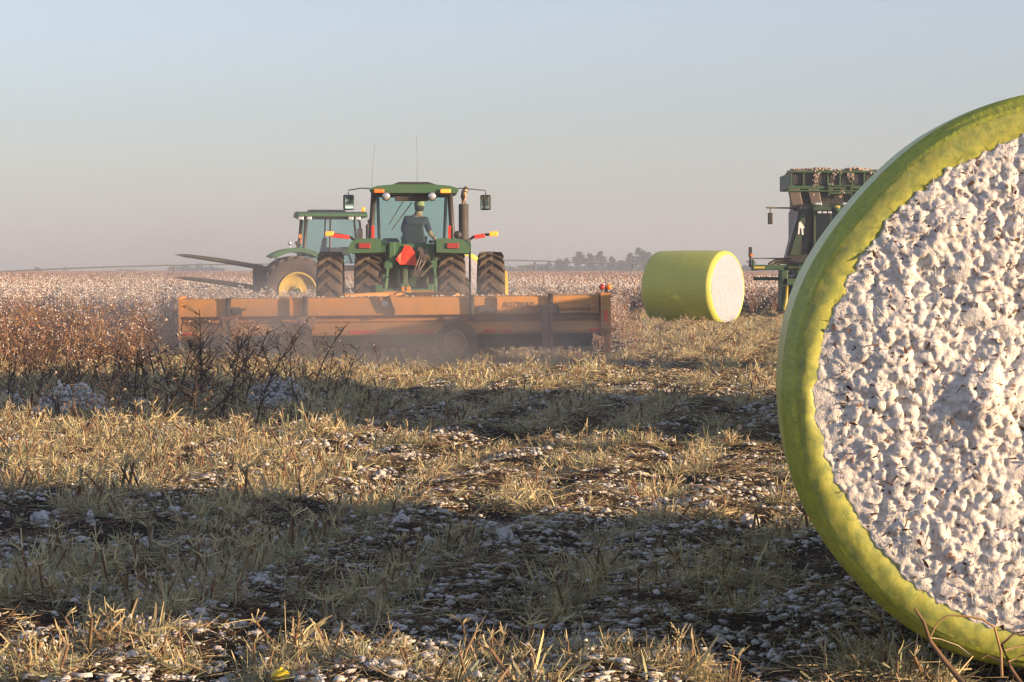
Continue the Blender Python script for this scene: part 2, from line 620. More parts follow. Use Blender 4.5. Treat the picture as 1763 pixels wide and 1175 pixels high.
xs = graded(-8, 6, 0.055, -1400, 1400)
ys = graded(8, 44, 0.07, -60, 1500, 1.12)
XX, YY = np.meshgrid(xs, ys, indexing='xy')
ZZ = ground_z(XX, YY)
g = G()
nx, ny = len(xs), len(ys)
idx = (np.arange(ny - 1)[:, None] * nx + np.arange(nx - 1)[None]).ravel()
g.add(np.stack([XX, YY, ZZ], -1).reshape(-1, 3), np.stack([idx, idx + 1, idx + nx + 1, idx + nx], 1), 0, True)
gr = g.build('ground', M['soil'])
tag(gr, kind='structure')


# ------------------------------------------------------------------ where things grow
def crop_edge(x, y):
    """True inside the standing cotton"""
    left = (x < -5.75 - 0.02 * (y - 40)) & (y > 39.0)
    mid = (x >= -6.6) & (y > 50.0) & (x < 1.95 + (y - 44) * 0.036 + 0.5 * np.sin(y * 1.7))
    rightp = (x > 1.7) & (y > 47.5) & (x < 1.95 + (y - 44) * 0.036 + 0.5 * np.sin(y * 1.7))
    far = (y > 95) & ~((np.abs(x - 11.2) < 4.2) & (y < 99))
    tractor = (x > -4.4) & (x < 0.3) & (y > 45) & (y < 54.5)
    tractor2 = (x > -9.6) & (x < -2.0) & (y > 71.6) & (y < 75)
    bale = (np.abs(x - 5.7) < 2.3) & (np.abs(y - 82) < 2.6)
    bale2 = (np.abs(x + 1.8) < 1.8) & (np.abs(y - 86) < 2.5)
    return (left | mid | rightp | far) & ~tractor & ~tractor2 & ~bale & ~bale2


def stub_area(x, y):
    return ~crop_edge(x, y) & (y < 95)


def in_view(x, y, mgn=0.03, ex=0.6):
    return np.abs(x) < (W / 2 / F + mgn) * y + ex


# ------------------------------------------------------------------ stubble clumps (templates)
def clump_template(kind):
    t = G(); ts = G()
    nrm = lambda sd_, n_: np.clip(rng.normal(0, sd_, n_), -1.5 * sd_, 1.5 * sd_)
    spread = 0.10 if kind != 'low' else 0.15
    for _b in range(rng.integers(9, 14) if kind != 'low' else 10):
        n = rng.integers(14, 26)
        c0 = nrm(spread, 2)
        if kind == 'low':
            d0 = np.array([rng.normal(0, 1), rng.normal(0, 1), rng.uniform(0.05, 0.5)]); Lm = 0.11
        else:
            d0 = np.array([rng.normal(0, 0.6), rng.normal(0, 0.6), 1.0]); Lm = rng.uniform(0.06, 0.155)
        P = np.stack([c0[0] + nrm(0.018, n), c0[1] + nrm(0.018, n), np.full(n, -0.01)], 1)
        D = unit(d0)[None] + rng.normal(0, 0.42, (n, 3))
        Ln = Lm * rng.gamma(9, 1 / 9, n).clip(0.4, 1.7)
        # some shreds fold over and droop
        dr = (rng.random(n) < 0.5)[:, None]
        bend = rng.normal(0, 0.018, (n, 3)) + dr * np.stack([rng.normal(0, 0.06, n), rng.normal(0, 0.06, n), -Ln * 0.7], 1)
        gm = rng.random(n) < (0.6 if kind == 'green' else 0.22)
        Wd = rng.gamma(1.8, 0.0026, n).clip(0.0022, 0.018)
        for sel, mm in ((~gm, 0), (gm, 1)):
            if sel.any(): blades(t, P[sel], D[sel], Ln[sel], Wd[sel], bend[sel], mm)
    # lying shreds round the foot
    n = 26
    P = np.stack([nrm(0.12, n), nrm(0.11, n), rng.uniform(0.01, 0.06, n)], 1)
    D = np.stack([rng.normal(0, 1, n), rng.normal(0, 1, n), rng.normal(0, 0.12, n)], 1)
    blades(t, P, D, rng.uniform(0.08, 0.2, n), rng.uniform(0.002, 0.007, n), rng.normal(0, 0.015, (n, 3)), 0)
    # woody cotton stubs with frayed tops
    k = rng.integers(1, 5)
    if kind == 'low': k = rng.integers(0, 2)
    for _ in range(k):
        a = np.array([[rng.normal(0, 0.06), rng.normal(0, 0.06), -0.02]])
        tilt = rng.normal(0, 0.35, 2)
        L_ = rng.uniform(0.07, 0.20)
        b = a + np.array([[tilt[0] * L_, tilt[1] * L_, L_]])
        sticks(ts, a, b, [rng.uniform(0.005, 0.009)], [rng.uniform(0.004, 0.007)], 2, 5)
        q = 5
        blades(t, np.repeat(b, q, 0), np.stack([rng.normal(0, 0.5, q), rng.normal(0, 0.5, q), rng.uniform(0.3, 1, q)], 1),
               rng.uniform(0.03, 0.09, q), rng.uniform(0.004, 0.008, q), rng.normal(0, 0.015, (q, 3)), 0)
    # caught lint
    q = rng.integers(0, 9)
    if q:
        lumps(t, np.stack([nrm(0.07, q), nrm(0.07, q), rng.uniform(0.0, 0.13, q)], 1), rng.uniform(0.004, 0.011, q), 1, 3, 0.3, 1.0)
    return t, (ts if ts.n else None)


CT = [clump_template('straw') for _ in range(7)] + [clump_template('green') for _ in range(4)] + [clump_template('low') for _ in range(5)]
CM = [M['straw'], M['straw_green'], M['stub'], M['lint']]

pts = []
umin, umax = rowcoord(-22, 96)[0] - 12, rowcoord(22, 8)[0] + 6
for u0 in np.arange(math.floor(umin), umax, ROW_S):
    v = 6.0
    while v < 100:
        v += random.uniform(0.10, 0.30)
        uu = u0 + random.gauss(0, 0.10)
        x, y = unrow(uu, v)
        if y < 9.4 or y > 95: continue
        if not in_view(np.array(x), np.array(y), 0.04, 1.5): continue
        if not stub_area(np.array(x), np.array(y)): continue
        gapn = float(vnoise(np.array(x * 0.8 + 70), np.array(y * 0.8 + 20), 5))
        if gapn < ((0.38 if x > -0.08 * y else 0.22) if y > 17 else 0.50): continue
        pts.append((x, y))
        # denser, taller on the left where less was shredded
        if x < -0.06 * y and random.random() < 0.75:
            pts.append((x + random.uniform(-0.45, 0.45), y + random.uniform(-0.3, 0.3)))
pts = np.array(pts)
pts = pts[np.argsort(pts[:, 1])]
mid_lush = (pts[:, 0] < -0.06 * pts[:, 1])
pz = ground_z(pts[:, 0], pts[:, 1])
psc = rng.uniform(0.6, 1.1, len(pts)) * np.where(mid_lush, 1.15, 1.0) * np.where(pts[:, 1] > 26, 1.25, 1.0) * np.where(vnoise(pts[:, 0] * 1.1 + 30, pts[:, 1] * 0.9 + 60, 91) > 0.6, 1.3, 1.0)
prz = rng.uniform(0, 6.28, len(pts))
NEAR = 170
tmeshes = [t.mesh('stubble_tuft', CM) for t, _ in CT]
smeshes = [(t.mesh('stalk', CM) if t else None) for _, t in CT]


def near_tuft(k, loc, rot, sc):
    o = bpy.data.objects.new('stubble_tuft', tmeshes[k])
    COL.objects.link(o)
    o.location = loc; o.rotation_euler = rot; o.scale = (sc, sc, sc)
    tag(o, 'tuft of pale shredded straw and brown stalk stubs in the nearest stubble rows', 'stubble tuft', 'stubble tufts in the nearest rows')
    if smeshes[k]:
        c = bpy.data.objects.new('stalk', smeshes[k]); COL.objects.link(c); c.parent = o

kinds = np.where(mid_lush, rng.integers(0, 11, len(pts)), rng.integers(0, 16, len(pts)))
for i in range(NEAR):
    near_tuft(kinds[i], (pts[i, 0], pts[i, 1], pz[i]), (0, 0, prz[i]), float(psc[i]))
g = G()
P3 = np.concatenate([pts, pz[:, None]], 1)
# the big clumps that stand out in the foreground
fi = 0
for px, py, sc_ in ((210, 1118, 1.15), (240, 1112, 1.0), (80, 1172, 1.15), (105, 1165, 1.0), (40, 1150, 0.9), (545, 1122, 1.0), (525, 1135, 0.9), (440, 1165, 0.9), (490, 1150, 0.8), (870, 1135, 1.0), (905, 1128, 1.0), (840, 1140, .9),
                    (795, 1178, 1.0), (1150, 1172, 1.0), (1200, 1165, .9), (1545, 1168, 1.15), (1575, 1172, 1.0), (1180, 1010, 1.0), (1200, 985, 1.0), (1000, 985, 1.0), (1025, 965, 1.0), (1135, 905, 1.0), (955, 1040, 1.0),
                    (980, 1020, 1.0), (700, 885, .9), (350, 925, 1.0), (150, 950, 1.0), (405, 905, .9), (640, 1010, 1.0), (620, 1030, .9), (360, 1050, 1.0), (300, 1060, 1.0), (60, 1040, 1.0), (230, 900, 1.0), (120, 880, 1.0), (480, 1170, .8), (330, 1150, .8), (640, 1165, .8), (1010, 1165, .8),
                    (820, 790, 1.1), (850, 780, 1.0), (700, 770, 1.1), (1000, 815, 1.0), (1030, 800, 1.0), (1100, 775, 1.0), (1250, 770, 1.1), (1215, 790, 1.0), (1190, 815, 1.0), (560, 800, 1.1), (960, 770, 1.0), (1360, 860, 1.0), (1290, 1000, 1.0), (1230, 1050, 1.0)):
    d_ = F * CH / (py - HY); x_ = (px - W / 2) / F * d_
    for q_ in range(3):
        xx_, yy_ = x_ + random.gauss(0, 0.09), d_ + random.gauss(0, 0.09)
        near_tuft(random.choice((0, 1, 2, 3, 4, 5, 6, 7, 8, 11, 12)), (xx_, yy_, float(ground_z(np.array(xx_), np.array(yy_)))), (random.gauss(0, .12), random.gauss(0, .12), random.uniform(0, 6)), sc_ * random.uniform(0.85, 1.1))
for k in range(16):
    sel = (kinds == k) & (np.arange(len(pts)) >= NEAR)
    g.inst(CT[k][0], P3[sel], prz[sel], psc[sel])
    if CT[k][1]: g.inst(CT[k][1], P3[sel], prz[sel], psc[sel])
tag(g.build('stubble', CM), 'pale shredded straw and stalk stubble covering the field behind the nearest tufts', 'stubble', kind='stuff')


# ------------------------------------------------------------------ loose straw and lint on the ground
def scatter(dens_fn, y0, y1, ex=1.2):
    """points with density per m2 falling with distance"""
    out = []
    y = y0
    while y < y1:
        dy = max(0.5, y * 0.05)
        hw = (W / 2 / F + 0.03) * (y + dy) + ex
        n = rng.poisson(dens_fn(y) * 2 * hw * dy)
        out.append(np.stack([rng.uniform(-hw, hw, n), rng.uniform(y, y + dy, n)], 1))
        y += dy
    return np.concatenate(out)


Q = scatter(lambda y: 2100 * min(1, (13 / y) ** 1.3) if y < 30 else 560 * (30 / y) ** 1.5, 9.2, 90)
Q = Q[stub_area(Q[:, 0], Q[:, 1])]
keep = vnoise(Q[:, 0] * 1.7 + 90, Q[:, 1] * 1.2 + 40, 8) + 0.35 * np.cos(rowcoord(Q[:, 0], Q[:, 1])[0] / ROW_S * 6.283) > rng.uniform(-0.05, 0.95, len(Q))
Q = Q[keep]
n = len(Q)
g = G()
dsc = np.clip(Q[:, 1] / 20, 1, 2.2)
P = np.stack([Q[:, 0], Q[:, 1], ground_z(Q[:, 0], Q[:, 1]) + rng.uniform(0.004, 0.03, n)], 1)
D = np.stack([rng.normal(0, 1, n), rng.normal(0, 1, n), rng.normal(0.03, 0.16, n)], 1)
gm = rng.random(n) < 0.3
br = rng.random(n) < 0.5
for sel, mm in ((~gm & ~br, 0), (gm & ~br, 1), (br, 2)):
    k = sel.sum()
    blades(g, P[sel], D[sel], rng.gamma(2.5, 0.028, k).clip(0.02, 0.2) * dsc[sel], rng.gamma(2.5, 0.0013, k).clip(0.0012, 0.010) * dsc[sel], rng.normal(0, 0.012, (k, 3)), mm)
tag(g.build('straw_litter', [M['straw'], M['straw_green'], M['leaf_dry']]), 'chopped straw and dry leaf litter lying on the dark soil', 'litter', kind='stuff')

Q = scatter(lambda y: 330 * min(1, (13 / y) ** 1.5) if y < 40 else 43 * (40 / y) ** 1.3, 9.2, 92)
Q = Q[stub_area(Q[:, 0], Q[:, 1])]
cl = vnoise(Q[:, 0] * 1.3 + 10, Q[:, 1] * 1.0 + 77, 11) * 0.6 + vnoise(Q[:, 0] * 4 + 10, Q[:, 1] * 4 + 77, 12) * 0.4
Q = Q[cl > rng.uniform(0.40, 0.74, len(Q))]
nc = rng.geometric(0.42, len(Q)).clip(1, 7)
Q = np.repeat(Q, nc, 0) + rng.normal(0, 0.013, (nc.sum(), 2)) * np.clip(np.repeat(Q, nc, 0)[:, 1:2] / 16, 1, 2)
n = len(Q)
g = G()
rad = rng.gamma(2.5, 0.0036, n).clip(0.003, 0.022)
P = np.stack([Q[:, 0], Q[:, 1], ground_z(Q[:, 0], Q[:, 1]) + rad * 0.5 + 0.012], 1)
nr = Q[:, 1] < 22
lumps(g, P[nr], rad[nr], 1, 0, 0.32, 0.6)
lumps(g, P[~nr], rad[~nr] * 1.5, 0, 0, 0.2, 0.7)
ws = rng.random(n) < np.clip(14 / Q[:, 1], 0, 1) * 0.5
q = P[ws]
blades(g, q, rng.normal(size=(len(q), 3)) * np.array([1, 1, 0.3]), rng.uniform(0.012, 0.045, len(q)), rng.uniform(0.001, 0.003, len(q)), rng.normal(0, 0.008, (len(q), 3)), 0)
tag(g.build('cotton_lint', [M['lint']]), 'scraps of white cotton lint scattered over the stubble field', 'cotton lint', kind='stuff')


# larger locks of lint standing or hanging on stubs, each its own thing
def lint_lock(h, w, seed):
    r = np.random.default_rng(seed)
    t = G()
    k = 40
    f = r.random(k)
    P = np.stack([r.normal(0, w * 0.30, k) * (1 - 0.5 * f), r.normal(0, w * 0.30, k) * (1 - 0.5 * f), f * h], 1)
    global rng
    keep = rng; rng = r
    lumps(t, P, r.uniform(0.12, 0.26, k) * w, 2, 0, 0.16, 1.1)
    q = np.repeat(P, 5, 0)
    blades(t, q, r.normal(size=(len(q), 3)), r.uniform(0.02, 0.05, len(q)), r.uniform(0.0015, 0.004, len(q)), r.normal(0, 0.01, (len(q), 3)), 0)
    rng = keep
    return t


LK = [lint_lock(0.10, 0.07, s).mesh('lint_lock', [M['lint']]) for s in (1, 2, 3)] + [lint_lock(0.06, 0.11, s).mesh('lint_lock', [M['lint']]) for s in (4, 5, 6)]
lockpx = [(735, 935), (640, 1035), (615, 838), (655, 815), (100, 1000), (70, 890), (1010, 800), (30, 1010), (215, 1040), (345, 1170), (640, 1170), (690, 912),
          (365, 1000), (1330, 840), (155, 905), (870, 935), (1220, 880), (1290, 900), (1000, 870), (1140, 1010), (930, 1120), (60, 985), (300, 880), (250, 915)]
for i, (px, py) in enumerate(lockpx):
    d = F * CH / (py + 8 - HY)
    x = (px - W / 2) / F * d
    o = bpy.data.objects.new('lint_lock', LK[i % 6]); COL.objects.link(o)
    o.location = (x, d, float(ground_z(np.array(x), np.array(d))) - 0.005)
    s = random.uniform(0.55, 0.9)
    o.scale = (s, s, s * random.uniform(0.9, 1.3)); o.rotation_euler = (0, 0, random.uniform(0, 6))
    tag(o, 'hand sized lock of white cotton lint caught on the near stubble', 'cotton lint', 'large locks of lint on the near stubble')


# ------------------------------------------------------------------ cotton plants
def plant_template(h, nb, bolls, lean=0.1, bare=False, oct_=True):
    """returns template: mats 0 stem, 1 lint, 2 burr, 3 dry leaf; and boll points"""
    t = G()
    k = 6
    zz = np.linspace(0, h, k)
    lx, ly = rng.normal(0, lean, 2)
    cx = lx * zz ** 1.4 + np.cumsum(rng.normal(0, 0.012, k)); cy_ = ly * zz ** 1.4 + np.cumsum(rng.normal(0, 0.012, k))
    C = np.stack([cx, cy_, zz], 1)
    rr = np.linspace(0.010, 0.003, k) * (1.25 if bare else 1)
    sticks(t, C[:-1], C[1:], rr[:-1], rr[1:], 0, 4)
    ends = []
    A, B, ra, rb = [], [], [], []
    for i in range(nb):
        f = rng.uniform(0.12, 0.95)
        p = np.array([np.interp(f * h, zz, cx), np.interp(f * h, zz, cy_), f * h])
        th = rng.uniform(0, 6.28)
        L_ = rng.uniform(0.12, 0.34) * (1.15 - 0.6 * f) * (1.5 if bare else 1)
        up = rng.uniform(0.35, 1.1)
        q = p.copy(); nseg = 3
        for j in range(nseg):
            th += rng.normal(0, 0.5)
            dq = np.array([math.cos(th), math.sin(th), up]); dq /= np.linalg.norm(dq)
            q2 = q + dq * L_ / nseg
            A.append(q); B.append(q2); r0 = (0.0058 if bare else 0.0045) * (1 - j / (nseg + 1)); ra.append(r0); rb.append(r0 * 0.75)
            if rng.random() < 0.5:
                dt = unit(rng.normal(size=3) * np.array([1, 1, 0.4]) + np.array([0, 0, 0.5]))
                A.append(q2); B.append(q2 + dt * rng.uniform(0.03, 0.10)); ra.append(0.004 if bare else 0.0025); rb.append(0.002)
                ends.append(B[-1])
            q = q2
        ends.append(q)
    sticks(t, np.array(A), np.array(B), ra, rb, 0, 3)
    ends = np.array(ends)
    # empty burrs: small brown spiky cups
    nbur = len(ends) // (7 if bare else 2)
    e = ends[rng.permutation(len(ends))[:nbur]]
    q = np.repeat(e, 3, 0)
    blades(t, q, rng.normal(size=(len(q), 3)), np.full(len(q), 0.035), np.full(len(q), 0.014), rng.normal(0, 0.006, (len(q), 3)), 2)
    bp = ends[rng.permutation(len(ends))[:min(bolls, len(ends))]]
    if len(bp) and not bare:
        lumps(t, bp, rng.uniform(0.012, 0.022, len(bp)), 0 if oct_ else 1, 1, 0.15, 1.0, False)
    if not bare:
        nl = 22
        zz_ = rng.uniform(0.1, 0.8, nl) * h
        P = np.stack([rng.normal(0, 0.10, nl), rng.normal(0, 0.10, nl), zz_], 1)
        blades(t, P, rng.normal(size=(nl, 3)), rng.uniform(0.03, 0.07, nl), rng.uniform(0.02, 0.04, nl), rng.normal(0, 0.015, (nl, 3)), 3)
    return t, bp


PMATS = [M['twig_brown'], M['lint_far'], M['burr'], M['leaf_crop']]
# brown standing crop, few bolls (left edge) and full bolls (further in)
TP_low = [plant_template(rng.uniform(0.85, 1.1), 15, 7)[0] for _ in range(8)]
TP_full = [plant_template(rng.uniform(0.85, 1.05), 13, 26)[0] for _ in range(8)]
pl = []
for u0 in np.arange(-46, 20, ROW_S):
    v = 30
    while v < 108:
        v += random.uniform(0.09, 0.24) * (1 if v < 70 else 1.5)
        x, y = unrow(u0 + random.gauss(0, 0.06), v)
        if y < 38 or y > 100: continue
        if x > 0.5 and y < 80 and random.random() < (0.6 if y < 60 else 0.3): continue
        if in_view(np.array(x), np.array(y), 0.02, 2.0) and crop_edge(np.array(x), np.array(y)): pl.append((x, y))
pl = np.array(pl)
pl = pl[np.argsort(pl[:, 1] + np.where(pl[:, 0] > 1, -6, 0) + np.where((pl[:, 0] > -5.7) & (pl[:, 0] < 1), 14, 0))]
full = (pl[:, 1] > rng.uniform(46, 60, len(pl)) + np.where(pl[:, 0] > 0.5, 12, 0))
srz = rng.uniform(0, 6.28, len(pl)); ssc = rng.uniform(0.8, 1.12, len(pl)) * np.where((pl[:, 0] > 0.5) & (pl[:, 1] < 70), 0.85, 1.0)
kk = rng.integers(0, 8, len(pl))
NP = 290
vis = np.abs(pl[:, 0]) < W / 2 / F * pl[:, 1]
order = np.concatenate([np.nonzero(vis)[0][:NP], np.setdiff1d(np.arange(len(pl)), np.nonzero(vis)[0][:NP])])
pm_low = [t.mesh('cotton_plant', PMATS) for t in TP_low]
pm_full = [t.mesh('cotton_plant', PMATS) for t in TP_full]
for i in order[:NP]:
    o = bpy.data.objects.new('cotton_plant', (pm_full if full[i] else pm_low)[kk[i]])
    COL.objects.link(o)
    o.location = (pl[i, 0], pl[i, 1], -0.02); o.rotation_euler = (0, 0, srz[i]); o.scale = [float(ssc[i])] * 3
    if pl[i, 0] > 1:
        tag(o, 'brown cotton plant with white bolls standing just right of the orange shredder', 'cotton plant', 'cotton plants right of the shredder')
    elif pl[i, 0] < -5:
        tag(o, 'brown cotton plant with small open bolls on the near left edge of the standing crop', 'cotton plant', 'cotton plants at the left edge of the crop')
    else:
        tag(o, 'brown cotton plant with white bolls standing behind the shredder beside the tractor', 'cotton plant', 'cotton plants behind the shredder')
g = G()
rest = order[NP:]
for k in range(8):
    for fl, T in ((False, TP_low), (True, TP_full)):
        sel = rest[(kk[rest] == k) & (full[rest] == fl)]
        g.inst(T[k], np.stack([pl[sel, 0], pl[sel, 1], np.full(len(sel), -0.02)], 1), srz[sel], ssc[sel])
# far part of the crop: bolls, burrs and twigs of the canopy
y = 98.0
while y < 1000:
    dy = y * 0.06
    hw = (W / 2 / F + 0.02) * (y + dy) + 4
    dens = 95 * (98 / y) ** 2.0
    n = int(dens * 2 * hw * dy)
    sz = 0.024 * (y / 98) ** 0.9
    X = rng.uniform(-hw, hw, n); Yv = rng.uniform(y, y + dy, n)
    Z = 1.0 - rng.gamma(1.5, 0.14, n).clip(0, 0.9)
    P = np.stack([X, Yv, Z], 1)
    w = rng.random(n) < 0.5
    lumps(g, P[w], rng.uniform(0.7, 1.3, w.sum()) * sz, 0, 1, 0.2, 1.0, False)
    nb = int((~w).sum())
    blades(g, P[~w] - np.array([0, 0, 0.06]), rng.normal(size=(nb, 3)) + np.array([0, 0, 1.0]), np.full(nb, 0.16) * (y / 98) ** 0.6, rng.uniform(0.6, 1.6, nb) * sz, rng.normal(0, 0.02, (nb, 3)), 0)
    y += dy
tag(g.build('cotton_crop', PMATS), 'wide standing cotton crop of brown plants and white bolls reaching the horizon', 'cotton crop', kind='stuff')

# dark bare plants left standing in the shredded strip
BM = [M['bark_dark'], M['lint'], M['burr'], M['leaf_dry']]
BT = []
for _ in range(9):
    t, bp = plant_template(rng.uniform(0.85, 1.15), 22, 6, 0.32, True)
    BT.append((t.mesh('cotton_stalk', BM), bp))
boll_meshes = []
for s in range(3):
    t = G(); lumps(t, np.array([[0, 0, 0.0], [0.012, 0.005, -0.012]]), np.array([0.014, 0.011]), 1, 0, 0.2, 1.0)
    q = np.zeros((4, 3)) - np.array([0, 0, 0.012])
    blades(t, q, rng.normal(size=(4, 3)), np.full(4, 0.04), np.full(4, 0.016), rng.normal(0, 0.006, (4, 3)), 1)
    boll_meshes.append(t.mesh('boll', [M['lint'], M['burr']]))
bare = []
for px, base, h in [(20, 722, 1), (60, 700, .95), (105, 728, 1.0), (150, 715, 1.05), (190, 700, .9), (230, 722, 1), (262, 708, 1.1), (285, 735, 1.05), (300, 712, 1.2), (325, 728, 1.15),
                    (345, 700, 1.2), (372, 735, 1.0), (395, 715, 1.1), (420, 722, 1.05), (450, 708, 1.1), (475, 700, 1.05), (505, 722, .95), (535, 695, 1.1), (560, 712, 1.0), (585, 690, .9),
                    (40, 668, 1), (88, 660, 1), (140, 672, 1), (205, 664, 1), (250, 668, 1.05), (300, 660, 1.05), (350, 668, 1.1), (400, 655, 1.1), (440, 668, 1.1), (480, 650, 1.1), (520, 660, 1.05), (555, 650, 1.05),
                    (610, 665, .9), (655, 650, .8), (10, 695, 1), (170, 738, .8), (335, 745, .9), (440, 740, .85), (600, 700, .7), (125, 690, .9), (270, 690, 1.1), (365, 690, 1.1),
                    (15, 640, .9), (75, 632, .9), (130, 640, .9), (190, 628, .9), (245, 640, .95), (490, 632, .9), (430, 640, 1.0), (545, 628, .9), (385, 672, 1.1), (310, 690, 1.15), (415, 695, 1.1), (500, 680, 1.0)] + [(random.uniform(0, 560) ** 1.0, random.uniform(650, 738), random.uniform(0.6, 0.9)) for _ in range(12)] + [(random.uniform(0, 270), random.uniform(655, 735), random.uniform(0.75, 1.05)) for _ in range(14)]:
    d = F * CH / (base - HY)
    bare.append(((px - W / 2) / F * d, d, h * (0.84 if 255 < px < 470 else 0.78)))
for i, (x, y, h) in enumerate(bare):
    me, bp = BT[i % 9]
    o = bpy.data.objects.new('bare_cotton_plant', me); COL.objects.link(o)
    o.location = (x, y, float(ground_z(np.array(x), np.array(y))) - 0.02)
    o.rotation_euler = (0, 0, random.uniform(0, 6.28)); s = h * random.uniform(0.92, 1.06); o.scale = (s, s, s)
    tag(o, 'dark bare cotton plant with tangled leaning branches left standing in the stubble at left', 'cotton plant', 'bare dark cotton plants standing at left')
    for p in bp[: 1 + i % 3]:
        c = bpy.data.objects.new('boll', boll_meshes[i % 3]); COL.objects.link(c)
        c.parent = o; c.location = tuple(p); c.rotation_euler = (random.uniform(-.5, .5), random.uniform(-.5, .5), random.uniform(0, 6))


# piles of lint among the bare plants
def lint_pile(px, py, w, h, label):
    d = F * CH / (py - HY)
    x = (px - W / 2) / F * d
    t = G()
    n = 900
    a = rng.uniform(0, 6.28, n); r = np.sqrt(rng.random(n))
    P = np.stack([np.cos(a) * r * w, np.sin(a) * r * w * 0.6, (1 - r ** 1.4) * h * rng.uniform(0.3, 1.05, n) * (0.45 + 1.1 * vnoise(np.cos(a) * r * 3 + 9, np.sin(a) * r * 3 + 9, 61))], 1)
    lumps(t, P, rng.uniform(0.012, 0.034, n), 1, 0, 0.22, 0.95)
    o = t.build('lint_pile', [M['lint']], loc=(x, d, float(ground_z(np.array(x), np.array(d)))))
    tag(o, label, 'cotton pile', 'lint piles among the bare plants')


lint_pile(125, 724, 0.50, 0.44, 'largest heap of white lint at the foot of bare plants far left')
lint_pile(240, 712, 0.30, 0.22, 'medium heap of white lint between bare plants, second from left')
lint_pile(290, 728, 0.22, 0.12, 'low flat heap of white lint under the tallest leaning bare plants')
lint_pile(480, 704, 0.42, 0.36, 'heap of white lint under the bare plants nearest the shredder wheel')
lint_pile(18, 705, 0.22, 0.18, 'small heap of white lint at the left frame edge')


# ------------------------------------------------------------------ round bales
def bale_radius(th, R0, seed):
    return R0 * (1 + 0.006 * np.sin(2 * th + seed) + 0.006 * np.sin(3 * th + seed * 2) - 0.022 * np.exp(-((th + math.pi / 2) / 0.35) ** 2) + 0.003 * np.sin(9 * th + seed))


